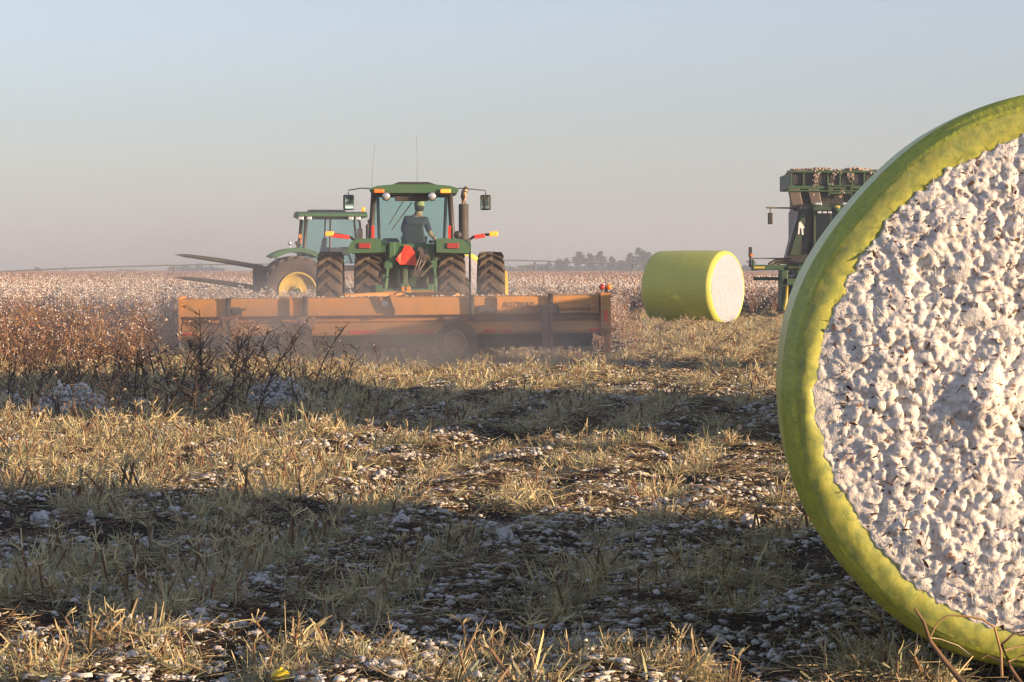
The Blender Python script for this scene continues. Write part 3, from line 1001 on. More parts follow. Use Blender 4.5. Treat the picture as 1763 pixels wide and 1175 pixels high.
def bale(loc, yaw, label, detail=1, seed=1.0, R0=1.15, L_=2.43, ringw=0.14, group='round cotton bales in yellow wrap', sag=0.0):
    """axis along local y; the face looks to -y; empty at ground contact under the face centre"""
    root = empty('round_bale', loc, yaw)
    tag(root, label, 'cotton bale', group)
    n = 300 if detail == 2 else 96
    th = np.linspace(-math.pi, math.pi, n, endpoint=False)
    rad = bale_radius(th, R0, seed)
    dent = (lambda a_: 0.030 * np.exp(-((a_ - 2.35) / 0.5) ** 2)) if detail == 2 else (lambda a_: 0 * a_)
    rad = rad - dent(th)
    zc = R0 * 0.978
    # outer wrap with slight barrel and shallow ripples
    prof = [(0.0, 0.945), (0.006, 0.957), (0.010, 0.962), (0.022, 0.966), (0.026, 0.972), (0.042, 0.980), (0.045, 0.985), (0.068, 0.988), (0.071, 0.993), (0.10, 0.995), (0.103, 0.999), (0.14, 1.0)] + [(t * L_, 1.0 + 0.018 * math.sin(math.pi * t) + 0.004 * math.sin(t * 37 + seed)) for t in np.linspace(0.08, 0.92, 14)] + [(L_ - 0.09, 1.0), (L_ - 0.03, 0.98), (L_, 0.945)]
    g = G()
    V = []
    for a, f in prof:
        rr = rad * f
        V.append(np.stack([rr * np.cos(th), np.full(n, a) + 0.004 * np.sin(11 * th + a * 3), zc + rr * np.sin(th)], 1))
    k = len(prof)
    q = (np.arange(k - 1)[:, None] * n + np.arange(n)[None]).ravel()
    q2 = (np.arange(k - 1)[:, None] * n + (np.arange(n)[None] + 1) % n).ravel()
    g.add(np.concatenate(V), np.stack([q, q2, q2 + n, q + n], 1), 0, True)
    g.build('wrap', M['film_side' if detail == 2 else 'film_far'], root)
    # film folded over the rim, on both ends
    for end in (0, 1):
        g = G(); V = []
        inner = R0 * 0.945 - ringw * (1 + 0.16 * np.sin(3 * th + seed) + 0.10 * np.sin(7 * th + 1) + 0.05 * np.sin(23 * th) + 0.04 * np.sin(41 * th + 2 + 3 * np.sin(2 * th)) + 0.05 * np.sin(67 * th + 5 * np.sin(3 * th)) + 0.04 * np.sin(131 * th + 4 * np.sin(5 * th)))
        inner = inner - dent(th)
        for f in np.linspace(0, 1, 8):
            rr = rad * 0.945 * (1 - f) + inner * f
            bulge = -0.020 * math.sin(f * math.pi * 0.75) + 0.010 * f
            wr = 0.0008 * np.sin(60 * th + 5 * f) * math.sin(f * math.pi) + 0.0008 * np.sin(27 * th + 9 * f) + 0.001 * np.sin(113 * th + 14 * f) * f
            a = bulge + wr
            yv = a if end == 0 else L_ - a
            V.append(np.stack([rr * np.cos(th), np.broadcast_to(yv, (n,)), zc + rr * np.sin(th)], 1))
        q = (np.arange(7)[:, None] * n + np.arange(n)[None]).ravel()
        q2 = (np.arange(7)[:, None] * n + (np.arange(n)[None] + 1) % n).ravel()
        g.add(np.concatenate(V), np.stack([q, q2, q2 + n, q + n], 1), 0, True)
        g.build('rim_wrap', M['film' if detail == 2 else 'film_far'], root)
    # cotton face
    for end in (0, 1):
        step = 0.0045 if (detail == 2 and end == 0) else 0.03
        Rf = R0 * 0.94
        N_ = int(2 * Rf / step)
        ax = np.linspace(-Rf, Rf, N_)
        XX, YY = np.meshgrid(ax, ax)
        Hm = np.zeros_like(XX)
        r = np.random.default_rng(int(seed * 10) + end)
        if detail == 2 and end == 0:
            # overlapping elongated locks, several sizes, combed along a slanting direction
            for cnt, smin, smax, hh in ((120, 0.035, 0.055, 0.45), (5200, 0.014, 0.027, 0.9), (9000, 0.007, 0.013, 1.0)):
                for _ in range(cnt):
                    cx, cy0 = r.uniform(-Rf, Rf, 2)
                    if cx * cx + cy0 * cy0 > Rf * Rf: continue
                    sx = r.uniform(smin, smax); el = r.uniform(1.0, 1.6)
                    ang = 1.15 + r.normal(0, 0.7)
                    sy = sx * el
                    i0, i1 = int((cx - sy + Rf) / (2 * Rf) * (N_ - 1)), int((cx + sy + Rf) / (2 * Rf) * (N_ - 1)) + 2
                    j0, j1 = int((cy0 - sy + Rf) / (2 * Rf) * (N_ - 1)), int((cy0 + sy + Rf) / (2 * Rf) * (N_ - 1)) + 2
                    i0, j0 = max(i0, 0), max(j0, 0)
                    if i1 <= i0 or j1 <= j0: continue
                    dx = XX[j0:j1, i0:i1] - cx; dz = YY[j0:j1, i0:i1] - cy0
                    u = dx * math.cos(ang) + dz * math.sin(ang); v = -dx * math.sin(ang) + dz * math.cos(ang)
                    v = v + 0.25 * sx * np.sin(u / sy * 3 + cx * 50)
                    q = 1 - (u / sy) ** 2 - (v / sx) ** 2
                    dome = np.sqrt(np.clip(q, 0, 1)) * sx * hh
                    blk = Hm[j0:j1, i0:i1]
                    base = r.uniform(-0.006, 0.007)
                    Hm[j0:j1, i0:i1] = np.where(q > 0, np.maximum(blk, base + dome), blk)
            for _ in range(1):
                Hm[1:-1, 1:-1] = (Hm[1:-1, 1:-1] * 2 + Hm[:-2, 1:-1] + Hm[2:, 1:-1] + Hm[1:-1, :-2] + Hm[1:-1, 2:]) / 6
            Hm = Hm + 0.02 * (vnoise((XX + 3) * 5, (YY + 3) * 5, 31) - 0.5) + 0.003 * (vnoise((XX + 3) * 90, (YY + 3) * 90, 32) - 0.5) + 0.0015 * (vnoise((XX + 3) * 200, (YY + 3) * 200, 33) - 0.5)
            Hm = Hm - np.median(Hm) + 0.06 * np.exp(-(((XX + 0.38) / 0.10) ** 2 + ((YY + 0.04) / 0.12) ** 2))
        else:
            Hm = 0.03 * (r.random(XX.shape) - 0.5) + 0.03 * (vnoise((XX + 3) * 7, (YY + 3) * 7, 31) - 0.5)
        RR = np.sqrt(XX ** 2 + YY ** 2)
        edge = np.clip((Rf - RR) / 0.30, 0, 1)
        off = -0.038 * edge
        Yv = off - Hm * np.clip(edge * 1.3, 0.16, 1) + 0.002
        TH = np.arctan2(YY, XX)
        inn = R0 * 0.945 - ringw * (1 + 0.16 * np.sin(3 * TH + seed) + 0.10 * np.sin(7 * TH + 1) + 0.05 * np.sin(23 * TH) + 0.04 * np.sin(41 * TH + 2 + 3 * np.sin(2 * TH)) + 0.05 * np.sin(67 * TH + 5 * np.sin(3 * TH)) + 0.04 * np.sin(131 * TH + 4 * np.sin(5 * TH)))
        inn = inn - dent(TH)
        tuck = np.clip((RR - inn - 0.004) / 0.022, 0, 1)
        Yv = Yv * (1 - tuck) + 0.035 * tuck
        if end == 1: Yv = L_ - Yv
        g = G()
        idx = (np.arange(N_ - 1)[:, None] * N_ + np.arange(N_ - 1)[None]).ravel()
        ctr = RR[:-1, :-1].ravel() < Rf - step
        idx = idx[ctr]
        Vv = np.stack([XX, Yv, zc + YY], -1).reshape(-1, 3)
        used = np.zeros(len(Vv), bool)
        Fq = np.stack([idx, idx + 1, idx + N_ + 1, idx + N_], 1)
        used[Fq.ravel()] = True
        rem = np.cumsum(used) - 1
        g.add(Vv[used], rem[Fq], 0, True)
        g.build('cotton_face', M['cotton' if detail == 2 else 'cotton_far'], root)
        if detail == 2 and end == 0:
            # bits of leaf and burr caught in the cotton
            k = 3200
            a = r.uniform(0, 6.28, k); q = np.sqrt(r.random(k)) * (Rf - 0.1)
            lx, lz = np.cos(a) * q, np.sin(a) * q
            ii = ((lx + Rf) / (2 * Rf) * (N_ - 1)).astype(int); jj = ((lz + Rf) / (2 * Rf) * (N_ - 1)).astype(int)
            P = np.stack([lx, Yv[jj, ii] - 0.003, zc + lz], 1)
            g = G()
            D = r.normal(size=(k, 3)) * np.array([1, 0.35, 1])
            blades(g, P, D, r.gamma(2, 0.008, k).clip(0.005, 0.045), r.gamma(3, 0.0024, k).clip(0.003, 0.016), r.normal(0, 0.003, (k, 3)), 0)
            o = g.build('leaf_trash', M['leaf_dry'], root); o['kind'] = 'stuff'
            # loose fibres and strands combed over the face
            k = 7000
            a = r.uniform(0, 6.28, k); q = np.sqrt(r.random(k)) * (Rf - 0.07)
            lx, lz = np.cos(a) * q, np.sin(a) * q
            ii = ((lx + Rf) / (2 * Rf) * (N_ - 1)).astype(int); jj = ((lz + Rf) / (2 * Rf) * (N_ - 1)).astype(int)
            P = np.stack([lx, Yv[jj, ii] - 0.002, zc + lz], 1)
            D = r.normal(size=(k, 3)) * np.array([0.7, 0.35, 0.7]) + np.array([0.35, 0, 0.8])
            g = G(); blades(g, P, D, r.gamma(2, 0.012, k).clip(0.008, 0.06), r.uniform(0.0012, 0.0035, k), r.normal(0, 0.006, (k, 3)), 0)
            o = g.build('loose_fibre', M['lint'], root); o['kind'] = 'stuff'
    return root


SB = F / 448.0          # near bale distance
yaw_near = -R(6.3)
bale(((1866 - W / 2) / 448.0, SB, 0.04), yaw_near, 'huge nearest cotton bale, its lumpy white face ringed with yellow green film', 2, 1.3, R0=1.16, ringw=0.092)
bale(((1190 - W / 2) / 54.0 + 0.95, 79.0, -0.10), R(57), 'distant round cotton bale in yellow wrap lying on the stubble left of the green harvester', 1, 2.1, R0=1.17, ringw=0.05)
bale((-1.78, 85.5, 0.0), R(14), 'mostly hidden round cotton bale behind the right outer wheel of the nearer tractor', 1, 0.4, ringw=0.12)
# further bales of the same row, standing out of sight behind the near one; their long shadows cross the stubble
HB = 'round cotton bale standing in the row hidden behind the nearest bale'
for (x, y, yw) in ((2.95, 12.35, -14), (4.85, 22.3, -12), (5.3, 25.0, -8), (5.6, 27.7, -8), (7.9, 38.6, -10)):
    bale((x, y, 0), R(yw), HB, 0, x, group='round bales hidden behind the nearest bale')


# ------------------------------------------------------------------ wheels
def wheel(parent, c, Rt, wt, rim_r, side=1, nl=22, rim_mat='yellow', dish=0.10, name='wheel', lug=0.045, up=1, flare=1.04):
    """wheel turning about x; side=+1: outer face towards +x"""
    w = empty(name, c); w.parent = parent
    h = wt / 2
    g = G()
    rb = Rt - lug
    prof = [(-h * 0.72, rim_r), (-h * 0.95, rim_r + 0.06), (-h * 1.04, (rim_r + rb) / 2), (-h * 0.98, rb - 0.07), (-h * 0.8, rb - 0.015), (-h * 0.4, rb), (0, rb + 0.006), (h * 0.4, rb), (h * 0.8, rb - 0.015), (h * 0.98, rb - 0.07), (h * 1.04, (rim_r + rb) / 2), (h * 0.95, rim_r + 0.06), (h * 0.72, rim_r)]
    g.lathe(prof, axis='x', n=56)
    # chevron lugs
    for s in (-1, 1):
        for i in range(nl):
            p0 = 2 * math.pi * (i + (0.5 if s > 0 else 0)) / nl
            sw = 0.30
            us = [-0.03 * s, 0.45 * h * s, 0.85 * h * s, 1.02 * h * s]
            ph = [p0 + up * sw * 0.0, p0 - up * sw * 0.42, p0 - up * sw * 0.75, p0 - up * sw * 0.85]
            to = [lug, lug, lug * 0.9, -0.05]
            tw = 0.045 / Rt
            V = []
            for u, p, t_ in zip(us, ph, to):
                for dp, rr in ((-tw, rb - 0.03), (-tw * 0.7, rb + t_), (tw * 0.7, rb + t_), (tw, rb - 0.03)):
                    if t_ < 0 and rr > rb: rr = rb - 0.035
                    V.append((u, -rr * math.cos(p + dp), rr * math.sin(p + dp)))
            Fc = []
            for k in range(3):
                a = k * 4
                for e in range(3):
                    Fc.append((a + e, a + e + 1, a + e + 5, a + e + 4))
            Fc.append((0, 1, 2, 3)); Fc.append((15, 14, 13, 12))
            g.add(V, Fc, 0, False)
    g.build('tyre', M['rubber'], w)
    g = G()
    o = side * h
    g.lathe([(-h * 0.75 * side, rim_r + 0.012), (o * 0.98, rim_r + 0.015), (o * flare, rim_r + 0.03), (o * flare * 0.96, rim_r - 0.02), (o * 0.6, rim_r - 0.04), (o * 0.6 - side * dish, rim_r * 0.62), (o * 0.6 - side * dish * 0.7, rim_r * 0.45), (o * 0.6 - side * dish * 0.7, 0.001)], axis='x', n=40)
    g.build('rim', M[rim_mat], w)
    g = G()
    g.lathe([(o * 0.6 - side * dish, 0.16), (o * 0.75, 0.15), (o * 0.78, 0.09), (o * 0.78, 0.001)], axis='x', n=20)
    for k in range(8):
        a = k * math.pi / 4
        g.ball((o * 0.6 - side * dish * 0.6, 0.21 * math.cos(a), 0.21 * math.sin(a)), 0.018, n=6)
    g.build('hub', M[rim_mat], w)
    return w


# ------------------------------------------------------------------ tractors
def glasspane(verts, name, parent, m='glass', th=0.006):
    g = G()
    v = [Vector(p) for p in verts]
    nrm = (v[1] - v[0]).cross(v[2] - v[0]).normalized() * th
    n = len(v)
    V = [tuple(p) for p in v] + [tuple(p + nrm) for p in v]
    g.add(V, [(i, (i + 1) % n, (i + 1) % n + n, i + n) for i in range(n)])
    g.F.append((np.array([tuple(range(n))]), 0, False)); g.F.append((np.array([tuple(range(2 * n - 1, n - 1, -1))]), 0, False))
    return g.build(name, M[m], parent)


def tractor_common(T, duals=True, Rt=0.98, cy_=0.0, rim=0.60):
    # --- chassis, hood
    g = G()
    g.box((0, 0.35, 1.0), (0.62, 1.5, 0.75))
    g.box((0, -0.25, 1.55), (0.95, 0.5, 0.7))
    g.box((0, 1.9, 0.85), (0.5, 2.2, 0.45))
    g.build('chassis', M['green_dark'], T, bev=0.03)
    g = G()
    g.prism([(-0.36, 1.15), (0.36, 1.15), (0.40, 1.6), (0.33, 1.98), (0.18, 2.07), (-0.18, 2.07), (-0.33, 1.98), (-0.40, 1.6)], 1.25 + cy_, 3.55, 'y')
    g.build('hood', M['green'], T, bev=0.05)
    g = G()
    g.box((0, 3.57, 1.55), (0.56, 0.05, 0.75)); g.build('grille', M['black'], T)
    for s in (-1, 1):
        g = G(); g.box((s * 0.24, 3.61, 1.8), (0.16, 0.04, 0.12)); g.build('headlight', M['lamp_glass'], T, bev=0.01)
    # --- axles
    g = G(); g.tube([(-2.0 if duals else -1.1, 0, Rt), (2.0 if duals else 1.1, 0, Rt)], 0.09, 12); g.tube([(-0.55, 0, Rt), (0.55, 0, Rt)], 0.2, 14); g.build('rear_axle', M['green_dark'], T)
    g = G(); g.tube([(-0.95, 2.95, 0.72), (0.95, 2.95, 0.72)], 0.08, 10); g.box((0, 2.95, 0.72), (0.6, 0.3, 0.25)); g.build('front_axle', M['green_dark'], T)
    for s in (-1, 1):
        wheel(T, (s * 0.92, 2.95, 0.74), 0.74, 0.40, 0.40, s, 18, name='front_wheel', lug=0.035)
    if duals:
        wheel(T, (-1.50, 0, Rt), Rt, 0.47, 0.60, -1); wheel(T, (1.46, 0, Rt), Rt, 0.47, 0.60, 1, flare=1.28)
        wheel(T, (-0.80, 0, Rt), Rt, 0.49, 0.60, -1); wheel(T, (0.73, 0, Rt), Rt, 0.49, 0.60, 1)
    else:
        wheel(T, (-0.85, 0, Rt), Rt, 0.52, rim, -1, dish=0.05); wheel(T, (0.85, 0, Rt), Rt, 0.52, rim, 1, dish=0.05)
    # --- fenders
    for s in (-1, 1):
        g = G()
        pr = []
        n = 30
        ro, ri = Rt + 0.22, Rt + 0.10
        A0, A1 = R(168), R(42)
        outer = [(-ro * -math.cos(A0 + (A1 - A0) * i / n), Rt + ro * math.sin(A0 + (A1 - A0) * i / n)) for i in range(n + 1)]
        outer = [(ro * math.cos(A0 + (A1 - A0) * i / n), Rt + ro * math.sin(A0 + (A1 - A0) * i / n)) for i in range(n + 1)]
        inner = [(ri * math.cos(A0 + (A1 - A0) * i / n), Rt + ri * math.sin(A0 + (A1 - A0) * i / n)) for i in range(n + 1)]
        # keep the top flatter and the rear lip high, as a tractor fender is
        outer = [(y, z) for y, z in outer if z > Rt + 0.93]
        inner = [(y, z) for y, z in inner if z > Rt + 0.90]
        g.prism(outer + inner[::-1], s * 0.48, s * 1.08, 'x', smooth=False)
        g.build('fender', M['green'], T, bev=0.025)
    # --- cab frame
    cb = G()
    zb, zt = 1.72, 3.03
    back, front = -0.32 + cy_, 1.30 + cy_
    xb, xt = 0.78, 0.70
    # corner posts
    def post(x0, y0, x1, y1, r=0.04): cb.tube([(x0, y0, zb), (x1, y1, zt)], r, 6)
    post(-xb, back, -xt, back + 0.10, 0.055); post(xb, back, xt, back + 0.10, 0.055)
    post(-xb - 0.02, 0.42 + cy_, -xt, 0.45 + cy_, 0.03); post(xb + 0.02, 0.42 + cy_, xt, 0.45 + cy_, 0.03)
    post(-xb + 0.18, front + 0.1, -xt + 0.05, front - 0.05, 0.035); post(xb - 0.18, front + 0.1, xt - 0.05, front - 0.05, 0.035)
    cb.box((0, 0.5 + cy_, 1.62), (1.5, 1.6, 0.16))
    cb.box((0, back + 0.02, 1.86), (1.40, 0.06, 0.42))
    g = cb.build('cab_frame', M['black'], T, bev=0.01)
    zr = 2.10
    glasspane([(-0.70, back - 0.01, zr), (0.0, back - 0.01, zr - 0.05), (0.70, back - 0.01, zr), (0.66, back + 0.09, zt), (-0.66, back + 0.09, zt)], 'rear_window', T)
    glasspane([(-0.56, front + 0.11, 1.75), (0.56, front + 0.11, 1.75), (0.62, front - 0.04, zt), (-0.62, front - 0.04, zt)], 'windshield', T)
    for s in (-1, 1):
        glasspane([(s * 0.79, back + 0.06, 1.95), (s * 0.79, 0.38 + cy_, 1.75), (s * 0.71, 0.42 + cy_, zt), (s * 0.71, back + 0.14, zt)], 'side_window', T)
        glasspane([(s * 0.79, 0.48 + cy_, 1.75), (s * 0.62, front + 0.06, 1.75), (s * 0.66, front - 0.06, zt), (s * 0.71, 0.50 + cy_, zt)], 'side_window', T)
    # roof
    g = G()
    g.prism([(-0.74, 3.03), (-0.78, 3.07), (-0.76, 3.12), (-0.62, 3.165), (-0.3, 3.19), (0.38, 3.19), (0.70, 3.165), (0.84, 3.12), (0.86, 3.07), (0.82, 3.03)], -0.44 + cy_, 1.46 + cy_, 'y')
    roof = g.build('roof', M['green'], T, bev=0.045)
    g = G()
    g.box((0.02, 0.5 + cy_, 3.03), (1.44, 1.72, 0.07)); g.build('roof_liner', M['black_dusty'], roof, bev=0.02)
    g = G()
    g.prism([(-0.36, 3.195), (0.46, 3.195), (0.30, 3.245), (-0.24, 3.245)], -0.1 + cy_, 0.9 + cy_, 'y'); g.build('roof_hatch', M['black'], roof)
    # seat
    g = G()
    g.box((0.03, 0.32 + cy_, 2.22), (0.50, 0.14, 0.50), (R(-8), 0, 0), taper=0.72); g.box((0.03, 0.58 + cy_, 2.0), (0.48, 0.5, 0.12)); g.box((0.03, 0.55 + cy_, 1.83), (0.3, 0.3, 0.3))
    g.box((0.36, 0.55 + cy_, 2.15), (0.10, 0.42, 0.06)); g.box((-0.27, 0.55 + cy_, 2.15), (0.08, 0.42, 0.06))
    g.build('seat', M['black'], T, bev=0.05)
    g = G(); g.box((-0.40, 0.45 + cy_, 2.0), (0.30, 0.22, 0.42)); g.box((0.52, 0.7 + cy_, 2.08), (0.22, 0.6, 0.22), (0, 0, 0)); g.build('console', M['black_dusty'], T, bev=0.04)
    g = G(); g.tube([(0, 1.12 + cy_, 1.75), (0, 0.98 + cy_, 2.18)], 0.03, 8); g.lathe([(2.18, 0.17), (2.195, 0.185), (2.21, 0.17), (2.195, 0.155), (2.18, 0.17)], c=(0, 0.97 + cy_, 0), axis='z', n=24); g.build('steering_wheel', M['black'], T)
    return roof


def tractor_rear(T):
    """details of the rear of the nearer tractor"""
    g = G()
    g.box((0.0, -0.46, 1.86), (0.84, 0.08, 0.48)); g.box((-0.36, -0.50, 1.92), (0.12, 0.10, 0.42))
    g.box((-0.33, -0.40, 1.98), (0.26, 0.1, 0.3))
    g.build('rear_housing', M['green'], T, bev=0.02)
    g = G()
    g.box((0.0, -0.55, 1.45), (0.62, 0.3, 0.34)); g.box((-0.17, -0.72, 1.42), (0.2, 0.22, 0.42)); g.tube([(-0.15, -0.8, 1.2), (-0.15, -0.8, 1.65)], 0.07, 8)
    g.build('rear_gearbox', M['green_dark'], T, bev=0.03)
    for s in (-1, 1):
        g = G()
        g.tube([(s * 0.42 - 0.02, -0.62, 1.72), (s * 0.44 - 0.02, -0.84, 1.48)], 0.035, 8)
        g.tube([(s * 0.44 - 0.02, -0.84, 1.48), (s * 0.46 - 0.03, -0.86, 1.22)], 0.045, 8)
        g.tube([(s * 0.36, -0.35, 1.66), (s * 0.42 - 0.02, -0.68, 1.74)], 0.05, 8)
        g.box((s * 0.41 - 0.02, -0.66, 1.70), (0.14, 0.12, 0.10))
        g.build('lift_link', M['green'], T, bev=0.008)
        g = G(); g.tube([(s * 0.36, -0.3, 0.85), (s * 0.46, -0.86, 1.18)], 0.05, 8); g.build('lower_arm', M['green'], T)
    g = G()
    g.box((-0.13, -0.93, 1.195), (1.05, 0.14, 0.17)); g.box((-0.6, -0.93, 1.30), (0.12, 0.15, 0.10)); g.box((0.34, -0.93, 1.30), (0.12, 0.15, 0.12)); g.box((-0.13, -0.93, 1.31), (0.16, 0.16, 0.12))
    g.build('hitch_bar', M['green'], T, bev=0.012)
    g = G(); g.box((-0.16, -1.05, 1.20), (0.06, 0.08, 0.24)); g.box((-0.06, -1.05, 1.20), (0.08, 0.08, 0.24)); g.build('hitch_pin', M['orange'], T, bev=0.008)
    # slow vehicle emblem, buckled
    g = G()
    c = [((a_ - 709) / 93.0, -0.62 + 0.07 * (b_ < 440), CH - (b_ - HY) / 93.0) for a_, b_ in ((682, 447), (689, 456), (719, 457), (716, 444), (713, 432), (706, 424), (697, 423), (692, 435), (686, 441))]
    n = len(c)
    V = c + [(x, y + 0.012, z) for x, y, z in c]
    g.add(V, [(i, (i + 1) % n, (i + 1) % n + n, i + n) for i in range(n)])
    g.F.append((np.array([tuple(range(n))]), 0, False)); g.F.append((np.array([tuple(range(2 * n - 1, n - 1, -1))]), 0, False))
    g.build('slow_vehicle_emblem', M['smv'], T)
    # couplers and hoses
    g = G()
    r = random.Random(3)
    for k in range(7):
        x = 0.14 + 0.04 * k * 0.7
        g.tube([(x, -0.55, 1.98 - 0.02 * k), (x + 0.02, -0.68, 1.9 - 0.02 * k), (x + r.uniform(-.1, .1), -0.75, 1.72), (x - 0.1 + r.uniform(-.1, .05), -0.85, 1.5)], 0.014, 6)
    g.box((0.24, -0.56, 1.92), (0.14, 0.08, 0.16)); g.box((0.15, -0.58, 2.0), (0.07, 0.08, 0.07))
    g.build('hydraulic_coupler', M['steel'], T)
    # lights on fenders
    for s, x in ((-1, -0.86), (1, 0.75)):
        g = G(); g.box((x, -0.745, 2.06), (0.22, 0.05, 0.10)); g.build('tail_light', M['red_lens'], T, bev=0.012)
        g = G(); xo, xi = x + s * 0.30, x - s * 0.30; g.prism([(xi, 1.94), (xo, 1.92), (xo, 2.02), (xo - s * 0.05, 2.12), (xo - s * 0.14, 2.18), (xi + s * 0.1, 2.20), (xi, 2.18)], -0.73, -0.50, 'y'); g.build('fender_panel', M['green'], T, bev=0.03)
    for x in (-0.71, 0.69):
        g = G(); g.box((x, -0.40, 2.31), (0.05, 0.02, 0.24)); g.build('reflector', M['red_tape'], T)
    # dark sheet for the side face of the right fender
    g = G(); g.box((1.075, 0.05, 1.62), (0.02, 1.0, 0.95)); g.build('fender_side', M['black_dusty'], T)
    # extremity lights on arms
    for s in (-1, 1):
        g = G(); g.tube([(s * 1.02, -0.55, 2.14), (s * 1.12, -0.55, 2.22), (s * 1.30 , -0.55, 2.26), (s * 1.5, -0.55, 2.275)], 0.025, 8)
        arm = g.build('light_arm', M['black'], T)
        L_ = 0.34 if s < 0 else 0.2
        g = G(); g.box((s * (1.14 + L_ / 2), -0.585, 2.235), (L_, 0.05, 0.075), (0, R(-7 * s), 0)); g.build('reflector', M['red_tape'], arm, bev=0.01)
        g = G(); g.box((s * 1.5, -0.575, 2.28), (0.16, 0.08, 0.09)); g.build('marker_light', M['amber_lit'], arm, bev=0.02)
    # roof lamps
    for x, mm in ((-0.60, 'amber'), (0.62, 'amber_lit')):
        g = G(); g.box((x, -0.475, 3.065), (0.19, 0.05, 0.075)); g.build('turn_light', M[mm], T, bev=0.015)
    for x in (-0.47, 0.37):
        g = G(); g.lathe([(-0.50, 0.02), (-0.50, 0.075), (-0.42, 0.085), (-0.34, 0.05), (-0.34, 0.001)], c=(x, 0, 2.97), axis='y', n=18); g.box((x, -0.38, 3.04), (0.03, 0.05, 0.06)); wl = g.build('work_light', M['black'], T)
        g = G(); g.lathe([(-0.505, 0.001), (-0.505, 0.068), (-0.495, 0.07)], c=(x, 0, 2.97), axis='y', n=18); g.build('lens', M['lamp_glass'], wl)
    g = G(); g.ball((0.84, -0.6, 2.26), 0.075, sc=(1, 0.8, 1)); g.tube([(0.84, -0.58, 2.15), (0.84, -0.58, 2.24)], 0.03, 8); g.build('fender_lamp', M['black'], T)
    g = G(); g.box((0.0, -0.27, 2.93), (0.62, 0.05, 0.09)); g.build('sun_visor', M['black_dusty'], T, bev=0.015)
    # wiper
    g = G(); g.tube([(-0.42, -0.37, 2.45), (-0.16, -0.33, 2.88)], 0.008, 6); g.tube([(-0.36, -0.36, 2.36), (0.0, -0.33, 2.86)], 0.010, 6); g.build('wiper', M['black'], T)
    # exhaust
    g = G(); g.lathe([(2.0, 0.001), (2.0, 0.09), (2.02, 0.095), (2.86, 0.095), (2.875, 0.085), (2.876, 0.04)], c=(0.985, 1.35, 0), axis='z', n=24); ex = g.build('exhaust', M['exhaust_m'], T)
    g = G(); g.tube([(0.985, 1.35, 2.86), (0.985, 1.35, 3.0), (0.995, 1.36, 3.09), (1.02, 1.38, 3.15), (1.04, 1.40, 3.17)], [0.058, 0.06, 0.058, 0.056, 0.054], 14); g.build('exhaust_tip', M['exhaust_tip'], ex)
    g = G(); g.box((0.6, 1.35, 1.95), (0.8, 0.12, 0.12)); g.build('exhaust_bracket', M['black'], T)
    # mirrors
    for s, xm in ((-1, -1.20), (1, 1.40)):
        g = G(); x0 = s * 0.72
        g.tube([(x0, 1.2, 3.16), (s * 0.95, 1.2, 3.17), (xm - 0.0 * s, 1.2, 3.13), (xm, 1.2, 3.05)], 0.012, 6); arm = g.build('mirror_arm', M['black'], T)
        g = G(); g.box((xm, 1.2, 2.90), (0.215, 0.07, 0.29), (0, 0, R(-22 * (1 if s > 0 else -1)))); mh = g.build('mirror_housing', M['black'], arm, bev=0.03)
        a = R(-22 * s)
        g = G(); g.box((xm + 0.038 * math.sin(a), 1.2 - 0.038 * math.cos(a), 2.90), (0.17, 0.008, 0.24), (0, 0, a)); g.build('mirror_glass', M['mirror'], mh, bev=0.01)
    for p in ([(-0.74, 0.0, 3.15), (-0.72, 0, 3.6), (-0.68, 0, 3.98)], [(0.10, 1.0, 3.2), (0.10, 1.0, 3.7), (0.085, 1.0, 4.2)]):
        g = G(); g.tube(p, [0.005, 0.0035, 0.002], 5); g.build('antenna', M['pipe'], T)
    for s in (-1, 1):
        for k in range(3):
            g = G(); g.box((s * 0.62, 1.02, 1.0 + 0.28 * k), (0.28, 0.4, 0.03)); g.build('step', M['black'], T)


T1 = empty('tractor', ((709 - W / 2) / 93.0, F / 93.0, 0), R(2.2))
tag(T1, 'green tractor with dual rear wheels seen from behind, pulling the orange shredder', 'tractor', 'tractors in the field')
tractor_common(T1)
tractor_rear(T1)

# further tractor: seen three-quarter from the side, bale spears on its rear hitch
T2 = empty('tractor', ((506 - W / 2) / 60.0, F / 60.0, 0), R(-80))
T2.scale = (1.03, 1.03, 1.03)
tag(T2, 'smaller green tractor beyond the first, side on, with yellow hub and bale spears', 'tractor', 'tractors in the field')
tractor_common(T2, duals=False, Rt=0.98, cy_=0.50, rim=0.51)
g = G(); g.lathe([(2.0, 0.001), (2.0, 0.085), (2.8, 0.085), (2.84, 0.05)], c=(0.80, 2.0, 0), axis='z', n=20); ex = g.build('exhaust', M['exhaust'], T2)
g = G(); g.tube([(0.80, 2.0, 2.8), (0.80, 2.0, 2.9), (0.86, 2.12, 3.04)], 0.05, 10); g.build('exhaust_tip', M['steel'], ex)
g = G(); g.tube([(0.76, 1.85, 3.1), (0.78, 1.85, 3.2)], 0.018, 8); bc = g.build('beacon_stem', M['black'], T2)
g = G(); g.lathe([(3.19, 0.001), (3.19, 0.055), (3.28, 0.055), (3.31, 0.035), (3.32, 0.001)], c=(0.78, 1.85, 0), axis='z', n=16); g.build('beacon', M['amber_lit'], bc)
for yv in (0.12, 0.35, 1.5, 1.7):
    g = G(); g.box((0.80, yv, 3.0), (0.06, 0.14, 0.10)); g.build('work_light', M['lamp_glass'], T2, bev=0.02)
for yv, mm in ((-0.20, 'lamp_glass'), (0.0, 'black')):
    g = G(); g.tube([(0.95, yv, 2.18), (0.95, yv, 2.26)], 0.02, 6); g.ball((0.95, yv, 2.31), 0.055); g.build('fender_lamp', M[mm], T2)
